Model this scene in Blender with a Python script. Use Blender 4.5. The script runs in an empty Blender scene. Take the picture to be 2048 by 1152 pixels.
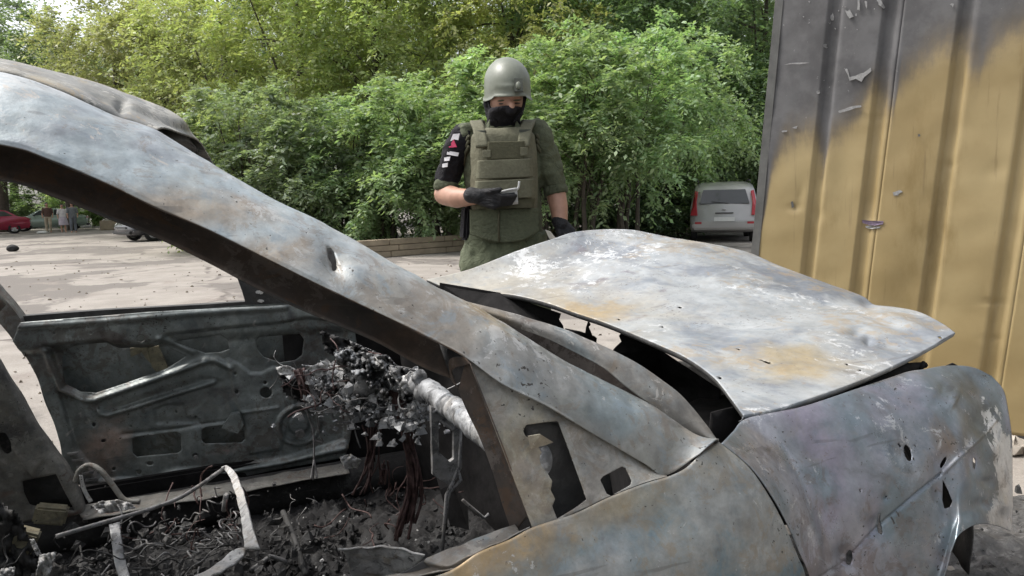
import bpy, bmesh, math, random
import numpy as np
from mathutils import Vector, Matrix, noise as mnoise

R = math.radians
scene = bpy.context.scene
COL = scene.collection
random.seed(4); RNG = np.random.default_rng(11)

# ------------------------------------------------------------------ camera
F_PX = 1450.0                      # focal length in pixels of a 2048 wide frame
CAM = np.array([-1.14, -1.75, 1.26])
YAW, PITCH, ROLL = R(25.2), R(-6.8), R(-1.2)
def _basis():
    d = np.array([math.cos(PITCH)*math.sin(YAW), math.cos(PITCH)*math.cos(YAW), math.sin(PITCH)])
    r = np.array([math.cos(YAW), -math.sin(YAW), 0.0]); u = np.cross(r, d)
    c, s = math.cos(ROLL), math.sin(ROLL)
    return d, c*r+s*u, c*u-s*r
DV, RV, UV = _basis()
cam_d = bpy.data.cameras.new('camera'); cam = bpy.data.objects.new('camera', cam_d); COL.objects.link(cam)
cam_d.sensor_width = 36; cam_d.lens = 36*F_PX/2048; cam_d.clip_start = 0.02; cam_d.clip_end = 600
cam.matrix_world = Matrix(((RV[0], UV[0], -DV[0], CAM[0]), (RV[1], UV[1], -DV[1], CAM[1]), (RV[2], UV[2], -DV[2], CAM[2]), (0, 0, 0, 1)))
scene.camera = cam

# ------------------------------------------------------------------ sky, sun, exposure
SUN_EL, SUN_AZ = 58, 305           # azimuth measured clockwise from +Y
world = bpy.data.worlds.new('World'); scene.world = world; world.use_nodes = True
wn = world.node_tree.nodes; wl = world.node_tree.links
bg = wn['Background']
sky = wn.new('ShaderNodeTexSky'); sky.sky_type = 'NISHITA'; sky.sun_disc = False
sky.sun_elevation = R(SUN_EL); sky.sun_rotation = R(SUN_AZ); sky.air_density = 1.0; sky.dust_density = 4.0; sky.ozone_density = 0.6
hs = wn.new('ShaderNodeHueSaturation'); hs.inputs['Saturation'].default_value = 0.30
wl.new(sky.outputs[0], hs.inputs['Color']); wl.new(hs.outputs[0], bg.inputs['Color'])
bg.inputs['Strength'].default_value = 0.15
sl = bpy.data.lights.new('sun', 'SUN'); sl.energy = 1.5; sl.angle = R(12); sl.color = (1.0, 0.965, 0.92)
sun = bpy.data.objects.new('sun', sl); COL.objects.link(sun)
_sd = Vector((math.sin(R(SUN_AZ))*math.cos(R(SUN_EL)), math.cos(R(SUN_AZ))*math.cos(R(SUN_EL)), math.sin(R(SUN_EL))))
sun.rotation_euler = _sd.to_track_quat('Z', 'Y').to_euler(); sun.location = (0, 0, 20)
vs = scene.view_settings
vs.view_transform = 'Standard'; vs.look = 'None'; vs.exposure = 0.95; vs.gamma = 1.0; vs.use_curve_mapping = False
scene.cycles.use_denoising = True
scene.cycles.max_bounces = 6; scene.cycles.diffuse_bounces = 3; scene.cycles.transmission_bounces = 4

# ------------------------------------------------------------------ from the survey of the photograph to points in the place
def ray(px, py): return DV + RV*(px-1024)/F_PX + UV*(576-py)/F_PX
def at_y(px, py, y): v = ray(px, py); return CAM + v*(y-CAM[1])/v[1]
def at_z(px, py, z): v = ray(px, py); return CAM + v*(z-CAM[2])/v[2]
def at_d(px, py, t): return CAM + ray(px, py)*t
def at_plane(px, py, p0, n): v = ray(px, py); return CAM + v*(np.dot(p0-CAM, n)/np.dot(v, n))
def project(P):
    V = np.asarray(P, float)-CAM; dep = V@DV
    return np.stack([1024+F_PX*(V@RV)/dep, 576-F_PX*(V@UV)/dep], -1), dep
def ys(lst): return [at_y(*p) for p in lst]

# ------------------------------------------------------------------ naming helpers
def tag(o, label=None, cat=None, group=None, kind=None):
    if label: o['label'] = label
    if cat: o['category'] = cat
    if group: o['group'] = group
    if kind: o['kind'] = kind
    return o
def thing(name, label, cat, loc=(0, 0, 0), rz=0.0, group=None):
    o = bpy.data.objects.new(name, None); COL.objects.link(o); o.empty_display_size = 0.2
    o.location = loc; o.rotation_euler = (0, 0, rz)
    return tag(o, label, cat, group)
def link(name, me, mat=None, parent=None, keep=True):
    """keep=True: the mesh is in world space although its parent stands elsewhere"""
    o = bpy.data.objects.new(name, me); COL.objects.link(o)
    if mat is not None:
        me.materials.clear(); me.materials.append(mat)
    if parent is not None:
        o.parent = parent
        if keep:
            m = Matrix.Identity(4); q = parent
            chain = []
            while q is not None:
                chain.append(q); q = q.parent
            for q in reversed(chain):
                m = m @ q.matrix_parent_inverse @ Matrix.LocRotScale(q.location, q.rotation_euler, q.scale)
            o.matrix_parent_inverse = m.inverted()
    return o
def mesh_from(v, f, smooth=True):
    me = bpy.data.meshes.new('mesh')
    me.from_pydata([tuple(map(float, p)) for p in v], [], [tuple(map(int, q)) for q in f])
    if smooth: me.polygons.foreach_set('use_smooth', [True]*len(me.polygons))
    me.update(); return me
def from_bm(bm, smooth=False):
    me = bpy.data.meshes.new('mesh'); bmesh.ops.recalc_face_normals(bm, faces=bm.faces); bm.to_mesh(me); bm.free()
    if smooth: me.polygons.foreach_set('use_smooth', [True]*len(me.polygons))
    return me
def solidify(o, t=0.002, off=0.0):
    m = o.modifiers.new('thickness', 'SOLIDIFY'); m.thickness = t; m.offset = off; m.use_even_offset = False; return o

# ------------------------------------------------------------------ shape helpers
def catmull(pts, n):
    P = np.asarray(pts, float)
    if len(P) == 2:
        t = np.linspace(0, 1, n)[:, None]; return P[0]*(1-t)+P[1]*t
    seg = np.linalg.norm(np.diff(P, axis=0), axis=1)**0.5; s = np.concatenate([[0], np.cumsum(seg)])
    E = np.vstack([2*P[0]-P[1], P, 2*P[-1]-P[-2]]); ts = np.concatenate([[s[0]-seg[0]], s, [s[-1]+seg[-1]]])
    # dense, then re-spaced evenly
    out = []
    for i in range(1, len(E)-2):
        t0, t1, t2, t3 = ts[i-1:i+3]; t = np.linspace(t1, t2, 24, endpoint=False)[:, None]
        A1 = (t1-t)/(t1-t0)*E[i-1]+(t-t0)/(t1-t0)*E[i]; A2 = (t2-t)/(t2-t1)*E[i]+(t-t1)/(t2-t1)*E[i+1]; A3 = (t3-t)/(t3-t2)*E[i+1]+(t-t2)/(t3-t2)*E[i+2]
        B1 = (t2-t)/(t2-t0)*A1+(t-t0)/(t2-t0)*A2; B2 = (t3-t)/(t3-t1)*A2+(t-t1)/(t3-t1)*A3
        out.append((t2-t)/(t2-t1)*B1+(t-t1)/(t2-t1)*B2)
    D = np.vstack(out+[P[-1:]])
    L = np.concatenate([[0], np.cumsum(np.linalg.norm(np.diff(D, axis=0), axis=1))])
    q = np.linspace(0, L[-1], n)
    return np.stack([np.interp(q, L, D[:, k]) for k in range(D.shape[1])], -1)
def stations(rows, n):
    """rows: equal-length lists of points; smooth along, station by station"""
    Rw = [np.asarray(r, float) for r in rows]; k = len(Rw[0]); t = np.linspace(0, k-1, n); out = []
    for P in Rw:
        E = np.vstack([2*P[0]-P[1], P, 2*P[-1]-P[-2]]); i = np.minimum(t.astype(int), k-2); f = (t-i)[:, None]
        p0, p1, p2, p3 = E[i], E[i+1], E[i+2], E[i+3]
        out.append(0.5*((2*p1)+(-p0+p2)*f+(2*p0-5*p1+4*p2-p3)*f*f+(-p0+3*p1-3*p2+p3)*f**3))
    return out
def across(curves, m):
    """curves: list of (n,3); smooth the other way -> (m,n,3)"""
    A = np.stack(curves)             # k,n,3
    if len(A) == 2:
        t = np.linspace(0, 1, m)[:, None, None]; return A[0]*(1-t)+A[1]*t
    r = stations([A[:, j] for j in range(A.shape[1])], m)
    return np.stack(r, 1)
def coons(top, right, bottom, left, n, m):
    """top/bottom run left to right, left/right run top to bottom"""
    T, B, L, Rr = catmull(top, n), catmull(bottom, n), catmull(left, m), catmull(right, m)
    u = np.linspace(0, 1, n)[None, :, None]; v = np.linspace(0, 1, m)[:, None, None]
    G = (1-v)*T[None]+v*B[None]+(1-u)*L[:, None]+u*Rr[:, None]
    return G-((1-u)*(1-v)*T[0]+u*(1-v)*T[-1]+(1-u)*v*B[0]+u*v*B[-1])
def grid_normals(G):
    du = np.gradient(G, axis=1); dv = np.gradient(G, axis=0); n = np.cross(du, dv)
    return n/np.maximum(np.linalg.norm(n, axis=-1, keepdims=True), 1e-9)
def vnoise(P, scale, seed=0.0):
    P = np.asarray(P).reshape(-1, 3)*scale+seed
    return np.array([mnoise.noise(Vector(p)) for p in P])
def sdf_poly(Q, poly):
    """signed distance (inside negative) of 2-D points to a polygon"""
    Q = np.asarray(Q, float); P = np.asarray(poly, float); N = len(P)
    d = np.full(len(Q), 1e18); s = np.ones(len(Q)); near = np.zeros_like(Q)
    for i in range(N):
        a, b = P[i], P[i-1]; e = b-a; w = Q-a
        t = np.clip((w@e)/max(e@e, 1e-12), 0, 1); c = a+t[:, None]*e; dd = ((Q-c)**2).sum(1)
        k = dd < d; d = np.where(k, dd, d); near[k] = c[k]
        c1 = Q[:, 1] >= a[1]; c2 = Q[:, 1] < b[1]; c3 = e[0]*w[:, 1] > e[1]*w[:, 0]
        flip = (c1 & c2 & c3) | (~c1 & ~c2 & ~c3); s = np.where(flip, -s, s)
    return s*np.sqrt(d), near
def dist_line(Q, line):
    d = np.full(len(Q), 1e18); L = np.asarray(line, float)
    for a, b in zip(L[:-1], L[1:]):
        e = b-a; w = Q-a; t = np.clip((w@e)/max(e@e, 1e-12), 0, 1); d = np.minimum(d, ((w-t[:, None]*e)**2).sum(1))
    return np.sqrt(d)
def sstep(x, a, b):
    t = np.clip((x-a)/(b-a), 0, 1); return t*t*(3-2*t)
def grid_mesh(G, holes=(), flat=False, to2d=None, from2d=None, close_u=False):
    """(m,n,3) grid to mesh; holes are polygons in the 2-D space given by to2d (default: the survey's pixels)"""
    m, n = G.shape[:2]; V = G.reshape(-1, 3).copy()
    idx = np.arange(m*n).reshape(m, n)
    if close_u: idx = np.concatenate([idx, idx[:, :1]], 1)
    F = np.stack([idx[:-1, :-1], idx[:-1, 1:], idx[1:, 1:], idx[1:, :-1]], -1).reshape(-1, 4)
    if holes:
        if to2d is None: Q, dep = project(V)
        else: Q = to2d(V)
        for poly in holes:
            sd, near = sdf_poly(Q, poly)
            cs = (sd[F] < 0).sum(1); ctr = sdf_poly(Q[F].mean(1), poly)[0] < 0
            rim = np.zeros(len(V), bool); rim[F[ctr].ravel()] = True
            keep = F[~ctr]; rim2 = np.zeros(len(V), bool); rim2[keep.ravel()] = True; rim &= rim2
            if to2d is None:
                newp = np.array([CAM+ray(*near[i])*dep[i] for i in np.where(rim)[0]]).reshape(-1, 3)
                V[rim] = newp
            else: V[rim] = from2d(near[rim], V[rim])
            Q[rim] = near[rim]; F = keep
    used = np.unique(F); mp = -np.ones(len(V), int); mp[used] = np.arange(len(used))
    return mesh_from(V[used], mp[F], not flat)
def bx(bm, c, s, rot=None, bevel=0.0):
    m = Matrix.Translation(Vector(c)) @ (rot.to_4x4() if rot is not None else Matrix.Identity(4)) @ Matrix.Diagonal((s[0], s[1], s[2], 1))
    r = bmesh.ops.create_cube(bm, size=1.0, matrix=m)
    if bevel:
        es = list({e for v in r['verts'] for e in v.link_edges}); bmesh.ops.bevel(bm, geom=es, offset=bevel, segments=2, affect='EDGES')
def box_mesh(c, s, rot=None, bevel=0.0):
    bm = bmesh.new(); bx(bm, c, s, rot, bevel); return from_bm(bm)
def frame_of(t):
    t = Vector(t).normalized(); a = Vector((0, 0, 1)) if abs(t.z) < 0.9 else Vector((1, 0, 0))
    u = t.cross(a).normalized(); return u, t.cross(u).normalized()
def tube_vf(pts, radii, seg=8, base=0, cap=True, ell=None):
    P = [Vector(p) for p in pts]; n = len(P)
    if not hasattr(radii, '__len__'): radii = [radii]*n
    V = []; F = []; u = None
    for i in range(n):
        t = (P[min(i+1, n-1)]-P[max(i-1, 0)])
        if t.length < 1e-9: t = Vector((0, 0, 1))
        t.normalize()
        if u is None: u, w = frame_of(t)
        else:
            u = (u-t*u.dot(t)); u = u.normalized() if u.length > 1e-6 else frame_of(t)[0]; w = t.cross(u)
        for k in range(seg):
            a = 2*math.pi*k/seg; V.append(P[i]+(u*math.cos(a)+w*math.sin(a)*(ell or 1.0))*radii[i])
    for i in range(n-1):
        for k in range(seg):
            a = base+i*seg+k; b = base+i*seg+(k+1) % seg; F.append((a, b, b+seg, a+seg))
    if cap:
        F.append(tuple(base+k for k in reversed(range(seg)))); F.append(tuple(base+(n-1)*seg+k for k in range(seg)))
    return V, F
def tube_mesh(pts, radii, seg=8, n=None, cap=True):
    if n: 
        if hasattr(radii, '__len__'): radii = np.interp(np.linspace(0, 1, n), np.linspace(0, 1, len(radii)), radii)
        pts = catmull([list(p) for p in pts], n)
    return mesh_from(*tube_vf(pts, radii, seg, 0, cap))
def tubes_mesh(list_of, seg=5):
    V = []; F = []
    for pts, rad in list_of:
        v, f = tube_vf(pts, rad, seg, len(V)); V += v; F += f
    return mesh_from(V, F)
def ball_chain(pts, radii, seg=18):
    """closed tapered limb with rounded ends"""
    P = [np.array(p, float) for p in pts]; r = list(radii)
    d0 = P[0]-P[1]; d0 /= np.linalg.norm(d0); d1 = P[-1]-P[-2]; d1 /= np.linalg.norm(d1)
    A = [P[0]+d0*r[0]*math.sin(a) for a in (1.45, 1.1, 0.7, 0.35)]; ra = [r[0]*math.cos(a) for a in (1.45, 1.1, 0.7, 0.35)]
    Bz = [P[-1]+d1*r[-1]*math.sin(a) for a in (0.35, 0.7, 1.1, 1.45)]; rb = [r[-1]*math.cos(a) for a in (0.35, 0.7, 1.1, 1.45)]
    return A+P+Bz, ra+r+rb
def fuse(parts, voxel=0.008, smooth=4, disp=None):
    """several closed shapes (verts, faces) into ONE continuous surface"""
    V = []; F = []
    for v, f in parts:
        b = len(V); V += [tuple(p) for p in v]; F += [tuple(i+b for i in q) for q in f]
    me = mesh_from(V, F); o = bpy.data.objects.new('tmp', me); COL.objects.link(o)
    m = o.modifiers.new('r', 'REMESH'); m.mode = 'VOXEL'; m.voxel_size = voxel; m.use_smooth_shade = True
    s = o.modifiers.new('s', 'SMOOTH'); s.iterations = smooth; s.factor = 0.5
    dg = bpy.context.evaluated_depsgraph_get(); dg.update()
    out = bpy.data.meshes.new_from_object(o.evaluated_get(dg)); bpy.data.objects.remove(o); bpy.data.meshes.remove(me)
    if disp:
        co = np.empty(len(out.vertices)*3); out.vertices.foreach_get('co', co); co = co.reshape(-1, 3)
        no = np.array([v.normal for v in out.vertices]); co = co+no*disp(co)[:, None]
        out.vertices.foreach_set('co', co.ravel())
    out.polygons.foreach_set('use_smooth', [True]*len(out.polygons)); out.update()
    return out
def limb(pts, radii, seg=18, ell=None):
    p, r = ball_chain(pts, radii); return tube_vf(p, r, seg, 0, True, ell)
def rings(rs, seg=28, power=2.0):
    """closed body from (centre, half vector a, half vector b) rings"""
    V = []; F = []
    for c, a, b in rs:
        for k in range(seg):
            t = 2*math.pi*k/seg; ct, st = math.cos(t), math.sin(t)
            x = math.copysign(abs(ct)**(2/power), ct); y = math.copysign(abs(st)**(2/power), st)
            V.append(np.asarray(c)+np.asarray(a)*x+np.asarray(b)*y)
    n = len(rs)
    for i in range(n-1):
        for k in range(seg):
            p, q = i*seg+k, i*seg+(k+1) % seg; F.append((p, q, q+seg, p+seg))
    F.append(tuple(reversed(range(seg)))); F.append(tuple((n-1)*seg+k for k in range(seg)))
    return V, F
def ellipsoid(c, ax, seg=24, rn=14):
    """ax: three half-axis vectors"""
    rs = []
    for i in range(rn):
        a = -math.pi/2+math.pi*(i+0.5)/rn
        rs.append((np.asarray(c)+np.asarray(ax[2])*math.sin(a), np.asarray(ax[0])*math.cos(a), np.asarray(ax[1])*math.cos(a)))
    return rings(rs, seg)

# ------------------------------------------------------------------ materials
class NT:
    def __init__(s, name):
        s.m = bpy.data.materials.new(name); s.m.use_nodes = True; s.t = s.m.node_tree; s.n = s.t.nodes; s.l = s.t.links
        s.b = s.n['Principled BSDF']; s.out = s.n['Material Output']; s.co = s.n.new('ShaderNodeTexCoord')
    def noise(s, scale, detail=4, rough=0.55, off=(0, 0, 0), stretch=(1, 1, 1), dist=0.0, coord='Object'):
        mp = s.n.new('ShaderNodeMapping'); mp.inputs['Location'].default_value = off; mp.inputs['Scale'].default_value = stretch
        s.l.new(s.co.outputs[coord], mp.inputs['Vector'])
        t = s.n.new('ShaderNodeTexNoise'); t.inputs['Scale'].default_value = scale; t.inputs['Detail'].default_value = detail
        t.inputs['Roughness'].default_value = rough; t.inputs['Distortion'].default_value = dist
        s.l.new(mp.outputs[0], t.inputs['Vector']); return t.outputs['Fac']
    def maprange(s, x, a, b, c=0.0, d=1.0, smooth=True):
        r = s.n.new('ShaderNodeMapRange'); r.interpolation_type = 'SMOOTHSTEP' if smooth else 'LINEAR'
        for i, v in zip((1, 2, 3, 4), (a, b, c, d)): r.inputs[i].default_value = v
        s.l.new(x, r.inputs[0]); return r.outputs[0]
    def math(s, op, a, b=None):
        k = s.n.new('ShaderNodeMath'); k.operation = op
        for i, v in enumerate((a, b)):
            if v is None: continue
            if isinstance(v, (int, float)): k.inputs[i].default_value = v
            else: s.l.new(v, k.inputs[i])
        return k.outputs[0]
    def mix(s, fac, a, b, mode='MIX'):
        k = s.n.new('ShaderNodeMix'); k.data_type = 'RGBA'; k.blend_type = mode
        if isinstance(fac, (int, float)): k.inputs[0].default_value = fac
        else: s.l.new(fac, k.inputs[0])
        for i, v in ((6, a), (7, b)):
            if isinstance(v, (tuple, list)): k.inputs[i].default_value = (v[0], v[1], v[2], 1)
            else: s.l.new(v, k.inputs[i])
        return k.outputs[2]
    def dist(s, c, stretch=(1, 1, 1)):
        v = s.n.new('ShaderNodeVectorMath'); v.operation = 'SUBTRACT'; v.inputs[1].default_value = tuple(map(float, c)); s.l.new(s.co.outputs['Object'], v.inputs[0])
        k = s.n.new('ShaderNodeVectorMath'); k.operation = 'MULTIPLY'; k.inputs[1].default_value = stretch; s.l.new(v.outputs[0], k.inputs[0])
        e = s.n.new('ShaderNodeVectorMath'); e.operation = 'LENGTH'; s.l.new(k.outputs[0], e.inputs[0]); return e.outputs['Value']
    def bump(s, h, strength=0.3, distance=0.01, prev=None):
        k = s.n.new('ShaderNodeBump'); k.inputs['Strength'].default_value = strength; k.inputs['Distance'].default_value = distance
        s.l.new(h, k.inputs['Height'])
        if prev is not None: s.l.new(prev, k.inputs['Normal'])
        return k.outputs[0]
    def fin(s, col, rough=0.6, metal=0.0, normal=None, spec=0.5):
        if isinstance(col, (tuple, list)): s.b.inputs['Base Color'].default_value = (*col[:3], 1)
        else: s.l.new(col, s.b.inputs['Base Color'])
        if isinstance(rough, (int, float)): s.b.inputs['Roughness'].default_value = rough
        else: s.l.new(rough, s.b.inputs['Roughness'])
        s.b.inputs['Metallic'].default_value = metal; s.b.inputs['Specular IOR Level'].default_value = spec
        if normal is not None: s.l.new(normal, s.b.inputs['Normal'])
        return s.m
def plain(name, col, rough=0.6, metal=0.0, var=0.25, scale=20, bump=0.0, spec=0.5):
    k = NT(name); n = k.noise(scale, 5, 0.6)
    f = k.maprange(n, 0.3, 0.7, 1-var, 1+var, False)
    c = k.mix(1.0, col, (1, 1, 1), 'MULTIPLY')
    v = k.n.new('ShaderNodeVectorMath'); v.operation = 'SCALE'; k.l.new(c, v.inputs[0]); k.l.new(f, v.inputs['Scale'])
    return k.fin(v.outputs[0], rough, metal, k.bump(k.noise(scale*3, 4), bump, 0.004) if bump else None, spec)
def burnt(name, base, layers, rough=0.5, metal=0.25, grain=0.35, bump=0.12, speck=(0.05, 0.045, 0.04), speck_amt=0.66, flake=None, gain=1.0, warm=None, cool=None, rust=((0.15, 0.095, 0.055), 0.5), bare=((0.52, 0.51, 0.49), 0.5), smoke=0.45):
    """fire-scaled sheet metal. layers: (colour, scale, lo, hi, seed[, centre, radius[, stretch]])"""
    k = NT(name); col = None
    gn = lambda c: tuple(x*gain for x in c)
    warm = warm or tuple(c*w for c, w in zip(base, (1.08, 0.97, 0.85))); cool = cool or tuple(c*w for c, w in zip(base, (0.72, 0.80, 0.88)))
    base = gn(base); layers = [(gn(L[0]),)+tuple(L[1:]) for L in layers]; flake = (gn(flake[0]), flake[1]) if flake else None
    g0 = k.noise(2.2, 4, 0.6, (3, 1, 7)); col = k.mix(k.maprange(g0, 0.3, 0.7), base, tuple(min(1, c*1.25) for c in base))
    for L in layers:
        c, sc, lo, hi, seed = L[:5]
        nz = k.noise(sc, 6, 0.62, (seed, seed*1.7, seed*0.6), dist=0.6)
        if len(L) > 5:
            d = k.dist(L[5], L[7] if len(L) > 7 else (1, 1, 1)); d = k.math('DIVIDE', d, L[6])
            nz = k.math('ADD', k.math('MULTIPLY', k.math('SUBTRACT', nz, 0.5), 1.6), k.math('SUBTRACT', 1.0, d))
        col = k.mix(k.maprange(nz, lo, hi), col, c)
    # fine mottling, scale flecks and pits
    m1 = k.noise(38, 6, 0.7, (5, 2, 1)); f = k.maprange(m1, 0.25, 0.75, 1-grain, 1+grain, False)
    v = k.n.new('ShaderNodeVectorMath'); v.operation = 'SCALE'; k.l.new(col, v.inputs[0]); k.l.new(f, v.inputs['Scale']); col = v.outputs[0]
    m2 = k.noise(13, 7, 0.72, (8, 3, 5), dist=0.8); col = k.mix(k.maprange(m2, 0.50, 0.66, 0, 0.5), col, gn(warm)); m3 = k.noise(17, 7, 0.72, (2, 9, 5), dist=0.8); col = k.mix(k.maprange(m3, 0.52, 0.68, 0, 0.55), col, gn(cool))
    m4 = k.noise(11, 8, 0.75, (12, 1, 3), dist=0.5); vv_ = k.n.new('ShaderNodeVectorMath'); vv_.operation = 'SCALE'; k.l.new(col, vv_.inputs[0]); k.l.new(k.maprange(m4, 0.3, 0.7, 1-grain*0.7, 1+grain*0.7, False), vv_.inputs['Scale']); col = vv_.outputs[0]
    reg = k.noise(1.9, 4, 0.6, (21, 5, 3)); ru = k.noise(19, 11, 0.78, (6, 13, 2), dist=0.7)
    rf = k.maprange(k.math('ADD', ru, k.math('MULTIPLY', k.math('SUBTRACT', reg, 0.5), 0.9)), 0.56, 0.60); col = k.mix(k.math('MULTIPLY', rf, rust[1]), col, rust[0])
    reg2 = k.noise(2.6, 4, 0.6, (2, 25, 13)); ba = k.noise(27, 11, 0.8, (16, 3, 22), dist=0.5)
    bf = k.maprange(k.math('ADD', ba, k.math('MULTIPLY', k.math('SUBTRACT', reg2, 0.5), 0.9)), 0.60, 0.635); col = k.mix(k.math('MULTIPLY', bf, bare[1]), col, bare[0])
    sm = k.noise(3.1, 6, 0.62, (31, 2, 9), dist=0.5); col = k.mix(k.maprange(sm, 0.52, 0.72, 0, smoke), col, (0.07, 0.07, 0.072))
    sc_ = k.noise(24, 3, 0.5, (3, 3, 3), (0.16, 1, 1.6), 0.4); col = k.mix(k.maprange(sc_, 0.66, 0.70, 0, 0.35), col, (0.09, 0.085, 0.08))
    sp = k.noise(130, 3, 0.5, (9, 4, 4)); big = k.noise(7, 3, 0.5, (1, 8, 2))
    spf = k.maprange(k.math('ADD', sp, k.math('MULTIPLY', big, 0.35)), speck_amt+0.2, speck_amt+0.25)
    col = k.mix(spf, col, speck)
    if flake:
        fl = k.noise(16, 8, 0.75, (2, 2, 9), dist=1.2); msk = k.noise(3, 3, 0.5, (7, 3, 1))
        ff = k.maprange(k.math('MULTIPLY', fl, msk), flake[1], flake[1]+0.02); col = k.mix(ff, col, flake[0])
    b = k.bump(k.noise(30, 6, 0.7), bump, 0.006); b = k.bump(k.noise(160, 3, 0.6), bump*0.8, 0.002, b)
    rr = k.maprange(k.noise(9, 5, 0.6, (4, 4, 4)), 0.3, 0.7, rough-0.1, rough+0.2, False)
    return k.fin(col, rr, metal, b)

OCHRE = (0.50, 0.36, 0.19); PALE = (0.58, 0.57, 0.54); BLUE = (0.36, 0.42, 0.44); BROWN = (0.20, 0.14, 0.10); SOOT = (0.035, 0.033, 0.032)
LILAC = (0.37, 0.355, 0.39); GREY = (0.36, 0.36, 0.35); TAN = (0.42, 0.36, 0.29)
M = {}
M['bonnet'] = burnt('bonnet scale', (0.54, 0.565, 0.57), [
    ((0.70, 0.72, 0.72), 2.6, 0.48, 0.66, 3), ((0.36, 0.39, 0.43), 3.4, 0.46, 0.62, 8), ((0.30, 0.33, 0.37), 5, 0.45, 0.9, 18, at_y(1600, 600, 0.05), 0.42, (1, 0.8, 1)), ((0.33, 0.31, 0.34), 6, 0.6, 0.72, 17),
    ((0.58, 0.52, 0.41), 4, 0.15, 1.0, 5, at_y(1060, 590, 0.2), 0.5, (0.9, 0.6, 1)), ((0.58, 0.45, 0.27), 7, 0.3, 0.9, 6, at_y(1180, 600, 0.1), 0.22, (1, 1, 1)),
    ((0.60, 0.50, 0.33), 5, 0.25, 0.9, 9, at_y(1610, 770, -0.55), 0.28, (0.8, 1.2, 1)), ((0.66, 0.62, 0.53), 4, 0.3, 1.0, 2, at_y(940, 555, 0.62), 0.4, (0.7, 1, 1))],
    rough=0.42, metal=0.2, grain=0.16, bump=0.10, speck=(0.16, 0.15, 0.14), speck_amt=0.64, gain=.57, rust=((0.34, 0.25, 0.14), 0.45), bare=((0.66, 0.67, 0.67), 0.7), smoke=0.42)
M['pillar'] = burnt('pillar scale', (0.37, 0.42, 0.44), [
    ((0.52, 0.54, 0.54), 3.2, 0.48, 0.68, 4), ((0.33, 0.35, 0.38), 4, 0.52, 0.7, 12),
    (TAN, 9, 0.2, 0.9, 6, at_y(330, 420, -0.66), 0.085, (0.35, 1, 1.3)), (TAN, 9, 0.2, 0.9, 6, at_y(560, 522, -0.69), 0.075, (0.4, 1, 1.2)),
    ((0.30, 0.30, 0.285), 5, 0.0, 0.5, 41, at_y(1180, 790, -0.76), 0.36, (0.8, 1, 1)), ((0.25, 0.29, 0.30), 6, 0.45, 0.9, 44, at_y(1230, 810, -0.78), 0.18), ((0.42, 0.39, 0.34), 9, 0.4, 0.9, 47, at_y(1380, 860, -0.80), 0.12), ((0.44, 0.33, 0.19), 6, 0.25, 0.95, 5, at_y(950, 650, -0.7), 0.11), ((0.40, 0.365, 0.31), 7, 0.3, 1.0, 21, at_y(800, 610, -0.7), 0.13, (0.55, 1, 1)), ((0.33, 0.30, 0.26), 7, 0.3, 1.0, 31, at_y(880, 670, -0.75), 0.16, (0.6, 1, 1))],
    rough=0.42, metal=0.4, grain=0.24, bump=0.2, flake=((0.55, 0.52, 0.48), 0.36), gain=.80, rust=((0.20, 0.15, 0.105), 0.38), bare=((0.50, 0.50, 0.49), 0.55), smoke=0.4)
M['pillar_base'] = burnt('pillar foot scale', (0.32, 0.31, 0.29), [
    (BLUE, 5, 0.5, 0.66, 3), (BROWN, 6, 0.55, 0.72, 9), ((0.40, 0.36, 0.31), 4, 0.5, 0.7, 15),
    ((0.46, 0.35, 0.20), 6, 0.25, 0.95, 5, at_y(950, 650, -0.7), 0.13), ((0.48, 0.45, 0.40), 9, 0.2, 0.9, 7, at_y(1380, 850, -0.77), 0.12)],
    rough=0.55, metal=0.2, grain=0.35, bump=0.25, speck_amt=0.69, flake=((0.5, 0.47, 0.42), 0.34), gain=.55, rust=((0.17, 0.13, 0.09), 0.4), bare=((0.45, 0.43, 0.40), 0.6))
M['sail'] = burnt('corner plate scale', (0.33, 0.33, 0.31), [
    ((0.42, 0.38, 0.28), 8, 0.2, 0.9, 4, at_y(1060, 930, -0.84), 0.12, (1, 1, 0.7)), ((0.45, 0.42, 0.38), 7, 0.5, 0.66, 9), ((0.26, 0.25, 0.24), 5, 0.52, 0.68, 19)],
    rough=0.6, metal=0.15, grain=0.4, bump=0.3, speck_amt=0.69, flake=((0.55, 0.52, 0.46), 0.33), gain=.66, rust=((0.18, 0.135, 0.09), 0.4), bare=((0.50, 0.48, 0.43), 0.7))
M['door'] = burnt('door scale', (0.37, 0.38, 0.37), [
    ((0.21, 0.30, 0.35), 4, 0.40, 0.60, 4), ((0.44, 0.44, 0.43), 5, 0.5, 0.68, 11), ((0.22, 0.23, 0.25), 9, 0.58, 0.72, 14),
    ((0.46, 0.34, 0.19), 7, 0.35, 1.0, 7, at_y(1010, 1095, -0.87), 0.15, (0.55, 1, 1.6)), ((0.44, 0.38, 0.28), 7, 0.4, 1.05, 2, at_y(1200, 1010, -0.86), 0.14, (0.6, 1, 1.7)),
    ((0.5, 0.45, 0.36), 8, 0.3, 1.0, 5, at_y(1420, 900, -0.84), 0.12)],
    rough=0.40, metal=0.45, grain=0.28, bump=0.2, flake=((0.55, 0.54, 0.52), 0.37), gain=.68, rust=((0.26, 0.19, 0.11), 0.35), bare=((0.50, 0.50, 0.49), 0.6), smoke=0.5)
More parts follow.
